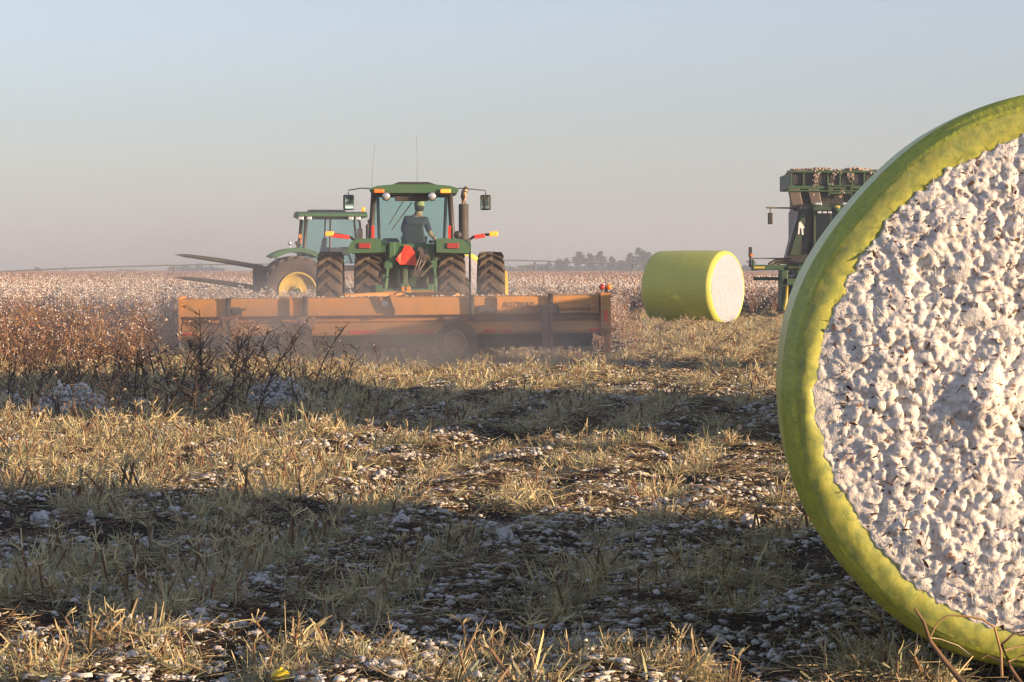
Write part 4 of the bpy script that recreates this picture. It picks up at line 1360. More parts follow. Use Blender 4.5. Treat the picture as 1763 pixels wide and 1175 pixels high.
g = G(); g.box((0.9, 1.75, 2.5), (0.10, 0.14, 0.42)); g.tube([(0.7, 1.75, 2.95), (0.9, 1.75, 2.7)], 0.014, 6); g.build('side_mirror', M['black'], T2, bev=0.02)
g = G(); g.tube([(0.82, 0.12, 2.3), (0.86, 0.1, 2.45)], 0.02, 6); g.box((0.86, 0.1, 2.5), (0.04, 0.07, 0.10)); g.build('turn_light', M['amber'], T2)
# bale spears on the rear hitch: built in the tractor's own directions, mounted behind it
SP = empty('bale_spear_carrier', (0, 0, 0))
hit = T2.matrix_basis  # placed below
c2, s2 = math.cos(R(-80)), math.sin(R(-80))


def t2w(x, y, z):
    b = T2.location
    return Vector((b.x + x * c2 - y * s2, b.y + x * s2 + y * c2, z))


SP.location = t2w(0.0, -0.92, 0)
SP.rotation_euler = (0, 0, R(-80))
tag(SP, 'dark steel bale spear carrier with two long spears pointing left behind the far tractor', 'bale spear')
g = G()
g.box((0, -0.05, 1.55), (1.1, 0.12, 0.14)); g.box((0, -0.05, 0.95), (1.1, 0.12, 0.14)); g.box((-0.5, -0.05, 1.3), (0.12, 0.34, 0.85)); g.box((0.5, -0.05, 1.28), (0.12, 0.36, 0.86)); g.box((0.2, 0.05, 1.5), (0.4, 0.3, 0.4))
g.box((0.5, 0.12, 1.66), (0.2, 0.34, 0.14))
g.build('frame', M['black_dusty'], SP, bev=0.015)
g = G(); g.box((0.25, 0.30, 1.42), (0.3, 0.7, 0.25)); g.box((-0.2, 0.35, 1.05), (0.1, 0.8, 0.12)); g.box((0.45, 0.30, 1.05), (0.1, 0.6, 0.12)); g.build('mount', M['green_dark'], SP, bev=0.015)
for z0, z1 in ((1.68, 2.05), (1.08, 1.41)):
    g = G(); g.tube([(0.5, 0.0, z0), (0.49, -1.3, z0 + (z1 - z0) * 0.6), (0.48, -2.2, z0 + (z1 - z0) * 0.93), (0.47, -2.5, z1)], [0.07, 0.065, 0.05, 0.006], 8); g.build('spear', M['black_dusty'], SP)


# ------------------------------------------------------------------ driver
def skinned(name, joints, edges, radii, m, parent, sub=2, root=0):
    me = bpy.data.meshes.new(name)
    me.from_pydata(joints, edges, [])
    o = bpy.data.objects.new(name, me)
    COL.objects.link(o)
    o.parent = parent
    me.materials.append(m)
    sk = o.modifiers.new('skin', 'SKIN'); sk.use_smooth_shade = True
    layer = me.skin_vertices[0] if me.skin_vertices else None
    if layer is None:
        bmm = bmesh.new(); bmm.from_mesh(me); bmm.verts.layers.skin.verify(); bmm.to_mesh(me); bmm.free(); layer = me.skin_vertices[0]
    for i, r in enumerate(radii):
        rr = r if hasattr(r, '__len__') else (r, r)
        layer.data[i].radius = rr; layer.data[i].use_root = (i == root)
    s = o.modifiers.new('sub', 'SUBSURF'); s.levels = sub; s.render_levels = sub
    return o


DR = empty('person', T1.matrix_basis @ Vector((0.04, 0.50, 2.05)), R(2.2))
tag(DR, 'driver in dark shirt and pale cap seated in the nearer tractor cab', 'person')
# local: x right, y forward, z up from the seat cushion
J = [(0, 0, 0.08), (0.01, 0.0, 0.28), (0.03, 0.02, 0.46), (0.07, 0.03, 0.56), (0.09, 0.04, 0.66), (0.10, 0.06, 0.76), (0.10, 0.07, 0.84),
     (-0.14, 0.03, 0.52), (-0.21, 0.12, 0.30), (-0.12, 0.38, 0.22),
     (0.22, 0.03, 0.50), (0.30, 0.05, 0.26), (0.40, 0.24, 0.14),
     (-0.11, 0.05, 0.06), (-0.15, 0.46, 0.08), (-0.15, 0.55, -0.30), (-0.15, 0.68, -0.34),
     (0.11, 0.05, 0.06), (0.15, 0.46, 0.08), (0.15, 0.55, -0.30), (0.15, 0.68, -0.34)]
E = [(0, 1), (1, 2), (2, 3), (3, 4), (4, 5), (5, 6), (2, 7), (7, 8), (8, 9), (2, 10), (10, 11), (11, 12), (0, 13), (13, 14), (14, 15), (15, 16), (0, 17), (17, 18), (18, 19), (19, 20)]
RD = [(0.17, 0.13), (0.16, 0.12), (0.18, 0.11), (0.07, 0.07), (0.06, 0.065), (0.085, 0.10), (0.06, 0.075),
      0.075, 0.05, 0.033, 0.075, 0.05, 0.033, 0.095, 0.068, 0.048, 0.05, 0.095, 0.068, 0.048, 0.05]
skinned('body', J, E, RD, M['skin'], DR)
shirt_i = [0, 1, 2, 7, 8, 10, 11]
mp_ = {a: i for i, a in enumerate(shirt_i)}
skinned('shirt', [J[i] for i in shirt_i], [(mp_[a], mp_[b]) for a, b in E if a in mp_ and b in mp_], [tuple(r * 1.12 for r in (RD[i] if hasattr(RD[i], '__len__') else (RD[i], RD[i]))) for i in shirt_i], M['shirt'], DR)
tr_i = [0, 13, 14, 15, 17, 18, 19]
mp_ = {a: i for i, a in enumerate(tr_i)}
skinned('trousers', [J[i] for i in tr_i], [(mp_[a], mp_[b]) for a, b in E if a in mp_ and b in mp_], [tuple(r * 1.12 for r in (RD[i] if hasattr(RD[i], '__len__') else (RD[i], RD[i]))) for i in tr_i], M['trouser'], DR)
g = G(); g.ball((0.10, 0.05, 0.735), 0.1, sc=(0.9, 1.05, 0.95), n=16); g.build('hair', M['hair'], DR)
g = G(); g.ball((0.10, 0.06, 0.80), 0.105, sc=(0.95, 1.1, 0.85), n=18); g.box((0.12, 0.19, 0.79), (0.15, 0.12, 0.012)); g.build('cap', M['cap'], DR)
for s, j, in ((-1, (-0.12, 0.38, 0.22)), (1, (0.40, 0.24, 0.14))):
    jj = Vector(j); d = (jj - Vector(J[8] if s < 0 else J[11])).normalized()
    side = d.cross(Vector((0, 0, 1))).normalized()
    for k in range(4):
        b = jj + d * 0.05 + side * (k - 1.5) * 0.019
        ln = (0.065, 0.075, 0.07, 0.055)[k]
        m_ = b + d * ln * 0.55
        skinned('finger', [tuple(b - d * 0.04), tuple(b), tuple(m_), tuple(m_ + d * ln * 0.3 + Vector((0, 0, -0.025)))], [(0, 1), (1, 2), (2, 3)], [0.011, 0.010, 0.009, 0.008], M['skin'], DR, 1)
    b = jj + d * 0.01 - side * 0.03 * s
    skinned('thumb', [tuple(b), tuple(b - side * 0.02 * s + d * 0.03), tuple(b - side * 0.025 * s + d * 0.06 + Vector((0, 0, -0.01)))], [(0, 1), (1, 2)], [0.012, 0.011, 0.009], M['skin'], DR, 1)
    skinned('palm', [tuple(jj - d * 0.02), tuple(jj + d * 0.03), tuple(jj + d * 0.06)], [(0, 1), (1, 2)], [(0.028, 0.022), (0.038, 0.018), (0.036, 0.014)], M['skin'], DR, 1)


# ------------------------------------------------------------------ stalk shredder
SS = 100.0
SX0, SX1 = (312 - W / 2) / SS, (1053 - W / 2) / SS
SH = empty('stalk_shredder', ((SX0 + SX1) / 2, 44.0, 0), R(2.2))
SH.rotation_euler = (0, R(-0.55), R(2.2))
tag(SH, 'long orange stalk shredder drawn behind the nearer tractor across the field', 'shredder')
hw = (SX1 - SX0) / 2


def sx(px): return (px - W / 2) / SS - (SX0 + SX1) / 2


g = G()
up = [(0.03, 1.15), (0.0, 1.13), (-0.02, 0.84), (0.12, 0.83), (0.16, 0.88), (1.25, 0.9), (1.3, 1.1), (1.2, 1.16)]
g.prism(up, -hw + 0.02, hw - 0.20, 'x')
g.build('upper_panel', M['orange'], SH, bev=0.008)
g = G()
lo = [(0.20, 0.828), (0.20, 0.74), (0.02, 0.71), (-0.12, 0.55), (-0.10, 0.50), (0.0, 0.50), (0.12, 0.60), (1.35, 0.60), (1.35, 0.828)]
g.prism(lo, -hw + 0.04, hw - 0.16, 'x')
g.build('lower_panel', M['orange'], SH, bev=0.006)
g = G(); g.box((-0.05, 0.55, 0.50), (2 * hw - 0.5, 0.9, 0.18)); g.tube([(-hw + 0.2, 0.5, 0.38), (hw - 0.3, 0.5, 0.38)], 0.12, 12)
for k in range(40):
    x = -hw + 0.3 + k * (2 * hw - 0.7) / 39
    g.box((x, 0.5 + 0.12 * math.sin(k * 2.1), 0.30 + 0.05 * math.cos(k * 2.1)), (0.08, 0.03, 0.2), (k * 2.1, 0, 0))
g.build('rotor', M['black_dusty'], SH)
# end plates
for x, w in ((-hw, 0.03), (hw - 0.09, 0.17)):
    g = G()
    g.prism([(-0.12, 0.44), (-0.10, 1.19), (1.2, 1.19), (1.35, 0.9), (1.35, 0.44)], x - w / 2, x + w / 2, 'x')
    g.build('end_plate', M['orange'], SH, bev=0.01)
g = G(); g.box((hw - 0.04, -0.15, 0.57), (0.24, 0.2, 0.05)); g.box((hw - 0.07, -0.1, 0.36), (0.09, 0.09, 0.40)); g.build('skid_foot', M['orange'], SH, bev=0.008)
# ribs on the deck
for px in (502, 682, 858):
    g = G(); g.prism([(-0.12, 1.14), (-0.14, 0.84), (-0.02, 0.83), (-0.02, 1.19), (-0.05, 1.2)], sx(px) - 0.015, sx(px) + 0.015, 'x'); g.build('rib', M['orange'], SH)
# dark lift posts
for px, z0, z1, w in ((396, 0.80, 1.15, 0.09), (527, 0.80, 1.16, 0.09), (813, 0.72, 1.16, 0.09), (949, 0.80, 1.17, 0.09)):
    g = G(); g.tube([(sx(px), -0.09, z0), (sx(px), -0.07, z1)], w * 0.5, 10); g.tube([(sx(px), -0.07, z1), (sx(px), -0.07, z1 + 0.02)], w * 0.62, 10); g.build('lift_cylinder', M['black_dusty'], SH)
# gauge wheel arms
for px, z0, z1 in ((395, 0.30, 0.82), (527, 0.28, 0.80), (941, 0.26, 0.98)):
    g = G(); g.box((sx(px), -0.26, (z0 + z1) / 2), (0.17, 0.14, z1 - z0), m=0); g.box((sx(px) + 0.02, -0.18, z1 - 0.05), (0.30, 0.2, 0.16)); g.box((sx(px) + 0.07, -0.28, (z0 + z1) / 2 - 0.02), (0.05, 0.16, z1 - z0 + 0.02))
    g.build('wheel_arm', M['rust_steel'], SH, bev=0.012)
wheel(SH, (sx(787), -0.32, 0.36), 0.36, 0.24, 0.19, -1, 16, rim_mat='rust_steel', dish=0.05, lug=0.012).rotation_euler = (0, 0, R(72))
wheel(SH, (sx(527), -0.32, 0.34), 0.34, 0.22, 0.19, -1, 16, rim_mat='rust_steel', dish=0.05, lug=0.012)
g = G(); g.box((sx(787), -0.1, 0.55), (0.12, 0.4, 0.12)); g.box((sx(787) - 0.1, -0.06, 0.70), (0.25, 0.14, 0.2)); g.build('axle_bracket', M['rust_steel'], SH, bev=0.01)
# hydraulic cylinder and brackets on the right section
g = G(); g.tube([(sx(962), -0.12, 0.955), (sx(1018), -0.12, 0.955)], 0.042, 12); g.tube([(sx(1018), -0.12, 0.955), (sx(1026), -0.12, 0.955)], [0.042, 0.01], 12); g.tube([(sx(962), -0.11, 0.87), (sx(1016), -0.11, 0.87)], 0.028, 10)
g.build('hydraulic_cylinder', M['orange'], SH)
g = G()
for px, z, s_ in ((410, 0.95, .1), (414, 0.91, .07), (830, 0.93, .09), (836, 0.96, .08), (955, 0.96, .08), (958, 0.90, .09), (845, 0.90, .08), (416, 0.96, 0.05)):
    g.box((sx(px), -0.09, z), (s_ * 1.3, 0.12, s_))
g.tube([(sx(396), -0.1, 0.95), (sx(416), -0.12, 0.93), (sx(425), -0.1, 0.98)], 0.02, 6)
g.tube([(sx(660), -0.06, 1.12), (sx(690), -0.12, 1.25), (sx(716), -0.02, 1.18)], 0.015, 6)
g.build('valve_bracket', M['black_dusty'], SH, bev=0.01)
g = G(); g.prism([(sx(672), 1.22), (sx(677), 1.22), (sx(688), 1.08), (sx(692), 0.93), (sx(682), 0.92), (sx(676), 1.05)], -0.2, -0.15, 'y'); g.build('parking_stand', M['orange'], SH, bev=0.006)
g = G(); g.box((sx(664), -0.024, 1.04), (0.10, 0.01, 0.09)); g.build('warning_plate', M['white'], SH)
# red reflective tape
for a, b in ((316, 338), (603, 622), (624, 648), (704, 747), (834, 854), (863, 880), (1015, 1034)):
    g = G(); g.box(((sx(a) + sx(b)) / 2, -0.121, 0.555), (sx(b) - sx(a), 0.012, 0.05), (R(12), 0, 0)); g.build('reflector', M['red_tape'], SH)
g = G(); g.box((hw - 0.09, -0.108 - 0.01, 0.80), (0.05, 0.012, 0.20)); g.build('reflector', M['red_tape'], SH)
g = G(); g.box((hw - 0.07, 0.0, 1.24), (0.04, 0.04, 0.14)); lb = g.build('lamp_bracket', M['black'], SH)
for x, mm in ((-0.12, 'red_lens'), (0.0, 'amber')):
    g = G(); g.lathe([(-0.09, 0.001), (-0.085, 0.03), (-0.07, 0.05), (-0.01, 0.052), (-0.01, 0.001)], c=(hw - 0.03 + x, 0, 1.29), axis='y', n=18); g.build('lamp', M[mm], lb)
# tow frame to the tractor
g = G(); g.tube([(sx(590), 0.6, 1.15), (sx(690), 2.2, 1.18)], 0.06, 8); g.tube([(sx(790), 0.6, 1.15), (sx(720), 2.2, 1.18)], 0.06, 8); g.box((sx(705), 2.2, 1.18), (0.9, 0.12, 0.12)); g.tube([(sx(705), 0.8, 1.05), (sx(705), 2.9, 1.05)], 0.05, 8)
g.build('tow_frame', M['orange'], SH)
# maker's name on the deck
fc = bpy.data.curves.new('lettering', 'FONT')
fc.body = 'ALLOWAY'; fc.extrude = 0.004; fc.size = 0.20; fc.align_x = 'CENTER'; fc.offset = 0.004; fc.space_character = 1.05
fo = bpy.data.objects.new('lettering_source', fc); COL.objects.link(fo)
dg = bpy.context.evaluated_depsgraph_get()
lm = bpy.data.meshes.new_from_object(fo.evaluated_get(dg))
bpy.data.objects.remove(fo); bpy.data.curves.remove(fc)
lm.materials.clear(); lm.materials.append(M['letter'])
lo_ = bpy.data.objects.new('lettering', lm); COL.objects.link(lo_)
lo_.parent = SH; lo_.location = (sx(893), -0.016, 0.955); lo_.rotation_euler = (R(90 - 4), 0, 0); lo_.scale = (0.54, 0.66, 1)
# loose lint along the top of the deck
g = G(); n = 90
P = np.stack([rng.uniform(-hw + 0.2, hw - 0.4, n), rng.uniform(0.02, 0.6, n), np.full(n, 1.165)], 1)
lumps(g, P, rng.uniform(0.012, 0.028, n), 1, 0, 0.2, 0.7)
lp = g.build('deck_lint', [M['lint']], None)
lp.location = SH.location; lp.rotation_euler = SH.rotation_euler
tag(lp, 'white lint scraps lying along the top of the orange shredder deck', 'cotton lint', kind='stuff')

# ------------------------------------------------------------------ cotton harvester
M['green_h'] = mat('harvester_green', (0.022, 0.095, 0.035), 0.6, col2=(0.05, 0.08, 0.045), scale=6)
HV = empty('cotton_harvester', ((1446 - W / 2) / 50.0, 88.0, -0.162), 0)
HV.scale = (1.1, 1.1, 1.1)
tag(HV, 'tall dark green cotton harvester facing the camera, half hidden behind the near bale', 'harvester')


def hx(px): return (px - 1441) / 55.0
def hz(py): return CH - (py - HY) / 55.0


g = G()
# upper builder: panelled green box, ledge
g.box((0.03, 1.8, 4.42), (3.1, 3.4, 0.5)); g.build('upper_body', M['green_dark'], HV, bev=0.03)
g = G(); g.box((0.0, 0.02, hz(323)), (3.26, 0.16, 0.10)); g.box((0, 0.0, hz(296)), (3.1, 0.12, 0.06)); 
for k in range(9): g.box((-1.52 + k * 0.38, 0.03, hz(309)), (0.05, 0.10, 0.5))
g.box((0, -0.02, hz(329)), (3.3, 0.2, 0.05)); g.build('upper_rail', M['green_h'], HV, bev=0.01)
for k in range(8):
    g = G(); g.box((-1.33 + k * 0.38, 0.09, hz(309)), (0.26, 0.05, 0.30)); g.build('vent_panel', M['black'], HV)
g = G(); V0, F0 = ICO[3]; n = 2200
P = np.stack([rng.uniform(-1.5, 1.55, n), rng.uniform(-0.05, 2.0, n), np.zeros(n)], 1); P[:, 2] = 4.68 + rng.uniform(-0.06, 0.04, n) + 0.12 * vnoise(P[:, 0] * 2 + 9, P[:, 1] + 9, 71)
lumps(g, P, rng.uniform(0.02, 0.05, n), 1, 0, 0.25, 0.8)
P = np.repeat(np.array([[-0.75, -0.03, 4.5], [-0.78, -0.04, 4.35], [-0.72, -0.03, 4.62], [0.3, -0.03, 4.6], [0.35, -0.03, 4.5], [-0.2, -0.03, 4.6], [-0.9, 0.0, 4.0], [0.05, -0.08, 4.02], [-0.3, -0.02, 4.2]]), 26, 0)
P = P + rng.normal(0, 1, P.shape).clip(-1.5, 1.5) * np.array([0.05, 0.03, 0.08])
lumps(g, P, rng.uniform(0.012, 0.032, len(P)), 1, 0, 0.25, 1.2)
dt = g.build('trash_heap', [M['debris']], None, loc=HV.location)
dt.scale = HV.scale
tag(dt, 'brown and white cotton trash heaped along the top of the harvester', 'cotton trash')
# recess below the ledge with posts
g = G(); g.box((0.1, 1.6, 3.75), (2.7, 2.8, 0.9)); g.box((0, 1.6, 2.9), (2.6, 2.6, 1.2)); g.box((0, 2.0, 1.9), (2.4, 4.0, 0.8)); g.build('engine_body', M['black'], HV, bev=0.03)
for x0, x1, w in ((-1.25, -1.5, 0.34), (-0.72, -0.82, 0.34), (0.72, 0.82, 0.34), (1.25, 1.5, 0.34)):
    g = G(); g.box(((x0 + x1) / 2, 0.1, 3.85), (w, 0.3, 0.75), (0, R(-12 if x0 < 0 else 12), 0))
    g.build('upper_duct', M['exhaust'], HV, bev=0.02)
for s in (-1, 1):
    g = G()
    pr = [(-1.26, hz(352)), (-0.90, hz(352)), (-1.08, hz(452)), (-1.78, hz(455)), (-1.62, hz(420))]
    pr = [(s * -1 * x, z) for x, z in pr]
    g.prism(pr, -0.35, 0.25, 'y'); g.build('suction_duct', M['black'], HV, bev=0.03)
    g = G(); pr = [(-1.2, hz(362)), (-1.05, hz(362)), (-1.36, hz(440)), (-1.6, hz(440))]; pr = [(s * -1 * x, z) for x, z in pr]
    g.prism(pr, -0.40, -0.355, 'y'); g.build('duct_panel', M['green_dark'], HV)
    g = G(); pr = [(-0.92, hz(352)), (-0.70, hz(352)), (-0.62, hz(455)), (-1.04, hz(455))]; pr = [(s * -1 * x, z) for x, z in pr]
    g.prism(pr, -0.15, 0.3, 'y'); g.build('suction_duct', M['black'], HV, bev=0.02)
g = G(); g.prism([(hx(1366), hz(404)), (hx(1368), hz(384)), (hx(1371), hz(382)), (hx(1378), hz(393)), (hx(1375), hz(394)), (hx(1376), hz(405)), (hx(1373), hz(405)), (hx(1372), hz(394)), (hx(1369.5), hz(394)), (hx(1369), hz(404))], -0.425, -0.405, 'y')
g.build('duct_marking', M['white'], HV)
# cab
g = G(); x0, x1 = hx(1394), hx(1488)
for x in (x0, x1, hx(1441) - 0.35, hx(1441) + 0.35): g.box((x, -0.5, 2.95), (0.06 if abs(x) > .5 else 0.03, 0.06, 1.25))
g.box((0, -0.1, 2.25), (1.75, 0.9, 0.18)); g.box((0, 0.35, 2.9), (1.7, 0.1, 1.3)); g.build('cab_frame', M['green_dark'], HV, bev=0.01)
glasspane([(x0, -0.52, 2.33), (x1, -0.52, 2.33), (x1, -0.50, 3.5), (x0, -0.50, 3.5)], 'windshield', HV, 'glass_dark')
for x in (x0, x1): glasspane([(x, -0.5, 2.33), (x, 0.3, 2.33), (x, 0.3, 3.5), (x, -0.5, 3.5)], 'side_window', HV, 'glass_dark')
g = G(); g.box((0, -0.05, 2.75), (0.5, 0.2, 0.9)); g.box((0, -0.2, 2.45), (0.5, 0.4, 0.2)); g.build('seat', M['black'], HV, bev=0.04)
g = G(); g.box((0, -0.2, hz(361)), (1.9, 1.1, 0.14)); rf = g.build('cab_roof', M['green_dark'], HV, bev=0.04)
for k in range(3):
    for s in (-1, 1):
        g = G(); g.box((s * (0.42 + k * 0.16), -0.77, hz(367)), (0.12, 0.05, 0.07)); g.build('work_light', M['lamp_glass'], HV, bev=0.015)
for x in (-0.72, 0.1, 0.72):
    g = G(); g.box((x - 0.02, -0.5, hz(352)), (0.22 if x < 0 else 0.14, 0.12, 0.09)); g.build('roof_lamp', M['lamp_glass'], HV, bev=0.03)
g = G(); g.ball((hx(1431), -0.78, hz(361)), 0.10, sc=(1, 0.5, 1)); bc = g.build('beacon_base', M['green_h'], HV)
g = G(); g.ball((hx(1431), -0.78, hz(358)), 0.095, sc=(1, 0.5, 0.6)); g.build('beacon', M['yellow'], bc)
g = G(); g.box((0.0, -0.3, hz(354)), (2.6, 0.08, 0.05)); g.box((hx(1441), -0.1, hz(333) - .0), (0.68, 0.06, 0.05)); g.box((hx(1441), -0.1, hz(320)), (0.68, 0.06, 0.04)); g.box((hx(1422), -0.1, hz(328)), (0.05, 0.06, 0.34)); g.box((hx(1460), -0.1, hz(328)), (0.05, 0.06, 0.34)); g.build('hand_rail', M['green_h'], HV)
# mirrors
for s in (-1, 1):
    g = G(); g.tube([(s * 1.4, -0.3, hz(359)), (s * 2.35, -0.4, hz(358.5))], 0.03, 6); g.tube([(s * 2.22, -0.4, hz(359)), (s * 2.22, -0.4, hz(368))], 0.015, 6); ar = g.build('mirror_arm', M['black'], HV)
    g = G(); g.box((s * 2.22, -0.42, hz(377)), (0.16, 0.08, 0.36)); g.build('mirror', M['black'], ar, bev=0.03)
# header: beams, picking units
g = G(); g.box((0, -1.1, hz(461)), (5.75, 0.25, 0.17)); g.box((0, -1.0, hz(480)), (5.6, 0.18, 0.10)); 
g.prism([(-1.35, hz(455)), (-1.05, hz(448)), (-0.6, hz(446)), (0.6, hz(446)), (1.05, hz(448)), (1.35, hz(455)), (1.35, hz(470)), (-1.35, hz(470))], -1.5, -1.3, 'y')
g.box((-2.82, -1.1, hz(457)), (0.06, 0.3, 0.34)); g.box((2.82, -1.1, hz(457)), (0.06, 0.3, 0.34))
g.build('header_beam', M['green_h'], HV, bev=0.015)
for a, b in ((1284, 1305), (1345, 1367), (1480, 1500), (1540, 1560)):
    g = G(); g.box(((hx(a) + hx(b)) / 2, -1.235, hz(461)), (hx(b) - hx(a), 0.012, 0.06)); g.build('beam_stripe', M['yellow'], HV)
g = G(); g.tube([(-2.3, -0.8, hz(456)), (-2.1, -0.75, hz(450)), (-1.75, -0.7, hz(447)), (-1.4, -0.7, hz(456))], 0.06, 8); g.tube([(-2.2, -0.7, hz(458)), (-1.9, -0.7, hz(452)), (-1.3, -0.7, hz(457))], 0.05, 8)
g.tube([(-2.85, -0.9, hz(445.5)), (-1.6, -0.8, hz(445.5))], 0.022, 6)
g.tube([(2.3, -0.8, hz(456)), (2.1, -0.75, hz(450)), (1.75, -0.7, hz(447)), (1.4, -0.7, hz(456))], 0.06, 8)
g.build('hose', M['black'], HV)
for s in (-1, 1):
    g = G(); g.box((s * 2.9, -1.0, hz(435)), (0.10, 0.08, 0.32)); g.tube([(s * 2.9, -1.0, hz(460)), (s * 2.9, -1.0, hz(440))], 0.03, 6); mk = g.build('marker_post', M['black'], HV)
    g = G(); g.box((s * 2.86, -1.05, hz(440)), (0.08, 0.04, 0.08)); g.build('marker_light', M['amber'], mk)
for k, xc in enumerate((-1.74, -1.06, 1.06, 1.74, -0.35, 0.35)):
    g = G()
    g.box((xc - 0.2, -1.5, 1.0), (0.20, 1.0, 1.22)); g.box((xc + 0.23, -1.5, 1.0), (0.14, 1.0, 1.22))
    g.prism([(xc - 0.3, 1.16), (xc + 0.3, 1.16), (xc + 0.22, 1.36), (xc - 0.22, 1.36)], -2.0, -1.0, 'y'); g.box((xc, -1.2, 1.0), (0.25, 0.2, 1.1))
    un = g.build('picking_unit', M['green_h'], HV, bev=0.03)
    g = G(); g.box((xc - 0.3, -1.6, hz(470)), (0.05, 0.06, 0.45)); g.box((xc + 0.3, -1.6, hz(470)), (0.05, 0.06, 0.45)); g.build('unit_frame', M['green_h'], un)
    for s in (-1, 1):
        g = G(); X = xc + s * 0.155
        g.tube([(X - s * 0.02, -2.02, hz(492)), (X, -2.08, hz(512)), (X + s * 0.05 * (1 if s < 0 else 0.3), -2.1, hz(533))], [0.045, 0.05, 0.055], 8); g.build('row_divider', M['yellow'], un)
    g = G(); lumps(g, np.array([[xc - 0.1, -1.75, 1.42], [xc + 0.12, -1.7, 1.42], [xc, -1.8, 1.40]]), np.array([0.12, 0.12, 0.1]), 2, 0, 0.14, 0.6); g.build('caught_trash', [M['debris']], un)
for s in (-1, 1):
    wheel(HV, (s * 1.15, 0.6, 0.98), 0.98, 0.6, 0.55, s)

# ------------------------------------------------------------------ pivot irrigation line, far away
PV = empty('irrigation_pivot', (0, 0, 0))
tag(PV, 'long thin centre pivot irrigation pipe spanning the far field behind the tractors', 'irrigation pipe')
D_ = 330.0
ptsP = [(-40, 468), (30, 466.5), (120, 462.5), (200, 459.5), (280, 457.5), (350, 456), (480, 455), (600, 452), (720, 449.5), (870, 448.5), (905, 449), (945, 450), (1000, 453), (1060, 453.5), (1130, 455), (1240, 457)]
PV.location = (0, D_, 0)
g = G(); P = [PX(a, b, D_) - Vector((0, D_, 0)) for a, b in ptsP]
g.tube([tuple(p) for p in P], 0.10, 6); g.build('pipe', M['pipe'], PV)
g = G()
for a, b, c, d in ((870, 449, 882, 462), (882, 462, 945, 462), (945, 462, 960, 452), (320, 456, 300, 463), (480, 455, 470, 462)):
    g.tube([tuple(PX(a, b, D_) - Vector((0, D_, 0))), tuple(PX(c, d, D_) - Vector((0, D_, 0)))], 0.035, 4)
g.build('truss_rod', M['pipe'], PV)
for px, py in ((921, 449.5), (560, 453), (300, 457), (740, 449.5), (1090, 454)):
    q = PX(px, py, D_) - Vector((0, D_, 0))
    g = G(); g.tube([tuple(q), (q.x - 0.5, 0.8, 0)], 0.06, 5); g.tube([tuple(q), (q.x + 0.5, -0.8, 0)], 0.06, 5); g.tube([(q.x - 0.5, 0.8, 0.3), (q.x + 0.5, -0.8, 0.3)], 0.06, 5)
    tw = g.build('tower', M['pipe'], PV)

# ------------------------------------------------------------------ far trees
def far_tree(px, top, w, d, kind, label, group, base=470):
    x = (px - W / 2) / F * d
    h = CH + (HY - top) / F * d
    wm = w / F * d
    root = empty('pine_tree' if kind == 'pine' else 'broadleaf_tree', (x, d, 0))
    tag(root, label, 'tree', group)
    g = G(); g.tube([(0, 0, -0.1), (0.1, 0, h * 0.5), (0.0, 0, h * 0.92)], [0.25, 0.18, 0.05], 7)
    r = rng
    # limbs
    for k in range(7):
        a = r.uniform(0, 6.28); z = h * r.uniform(0.4, 0.85)
        g.tube([(0, 0, z), (math.cos(a) * wm * 0.3, math.sin(a) * wm * 0.3, z + h * 0.06)], [0.08, 0.03], 5)
    g.build('trunk', M['trunk'], root)
    nl = 13 if kind == 'pine' else 11
    z0 = 0.42 if kind == 'pine' else 0.12
    C = []
    for k in range(nl):
        f = z0 + (1 - z0) * (k + 0.5) / nl
        prof = math.sin(math.pi * min(1, (f - z0) / (1 - z0) * 0.85 + 0.12)) if kind == 'pine' else math.sin(math.pi * min(1, (f - z0) / (1 - z0) * 0.7 + 0.28))
        a = r.uniform(0, 6.28); off = wm * 0.27 * prof
        C.append((math.cos(a) * off, math.sin(a) * off, f * h, wm * r.uniform(0.2, 0.33) * (0.45 + 0.55 * prof), h * r.uniform(0.05, 0.09)))
    g = G()
    for cx, cy0, cz, rw, rh in C:
        n = 130
        q = unit(r.normal(size=(n, 3))) * (r.random((n, 1)) ** 0.4)
        P = q * np.array([rw, rw, rh]) + np.array([cx, cy0, cz])
        s = wm * 0.05
        blades(g, P, r.normal(size=(n, 3)), np.full(n, s * 1.6), np.full(n, s), r.normal(0, s * 0.2, (n, 3)), 0)
    g.build('crown', M['needles'], root)


gR = 'hazy trees on the right of the horizon'
for px, top, w, kind, lab in ((945, 452, 16, 'b', 'low rounded far tree at the left end of the right tree group'),
                              (962, 447, 22, 'b', 'short bushy far tree second in the right tree group'),
                              (975, 445, 20, 'b', 'short bushy far tree just left of the first tall pine'),
                              (998, 435, 24, 'pine', 'first tall far pine with a pale two pointed top'),
                              (1016, 438, 22, 'pine', 'rounded far pine in the middle of the right tree group'),
                              (1034, 434, 20, 'pine', 'narrow tall far pine standing slightly apart with a round top'),
                              (1053, 443, 18, 'pine', 'lower thin far pine right of the narrow tall pine'),
                              (1070, 450, 26, 'b', 'low broad far tree in the dip of the right tree group'),
                              (1084, 437, 26, 'b', 'broad dark far tree left of the tallest pine'),
                              (1101, 429, 26, 'pine', 'tallest far pine next to the wrapped far bale'),
                              (1118, 436, 26, 'b', 'far tree partly hidden behind the wrapped far bale'),
                              (1292, 448, 26, 'b', 'far tree seen between the far bale and the harvester')):
    far_tree(px, top, w * 1.15, 780, kind, lab, gR)
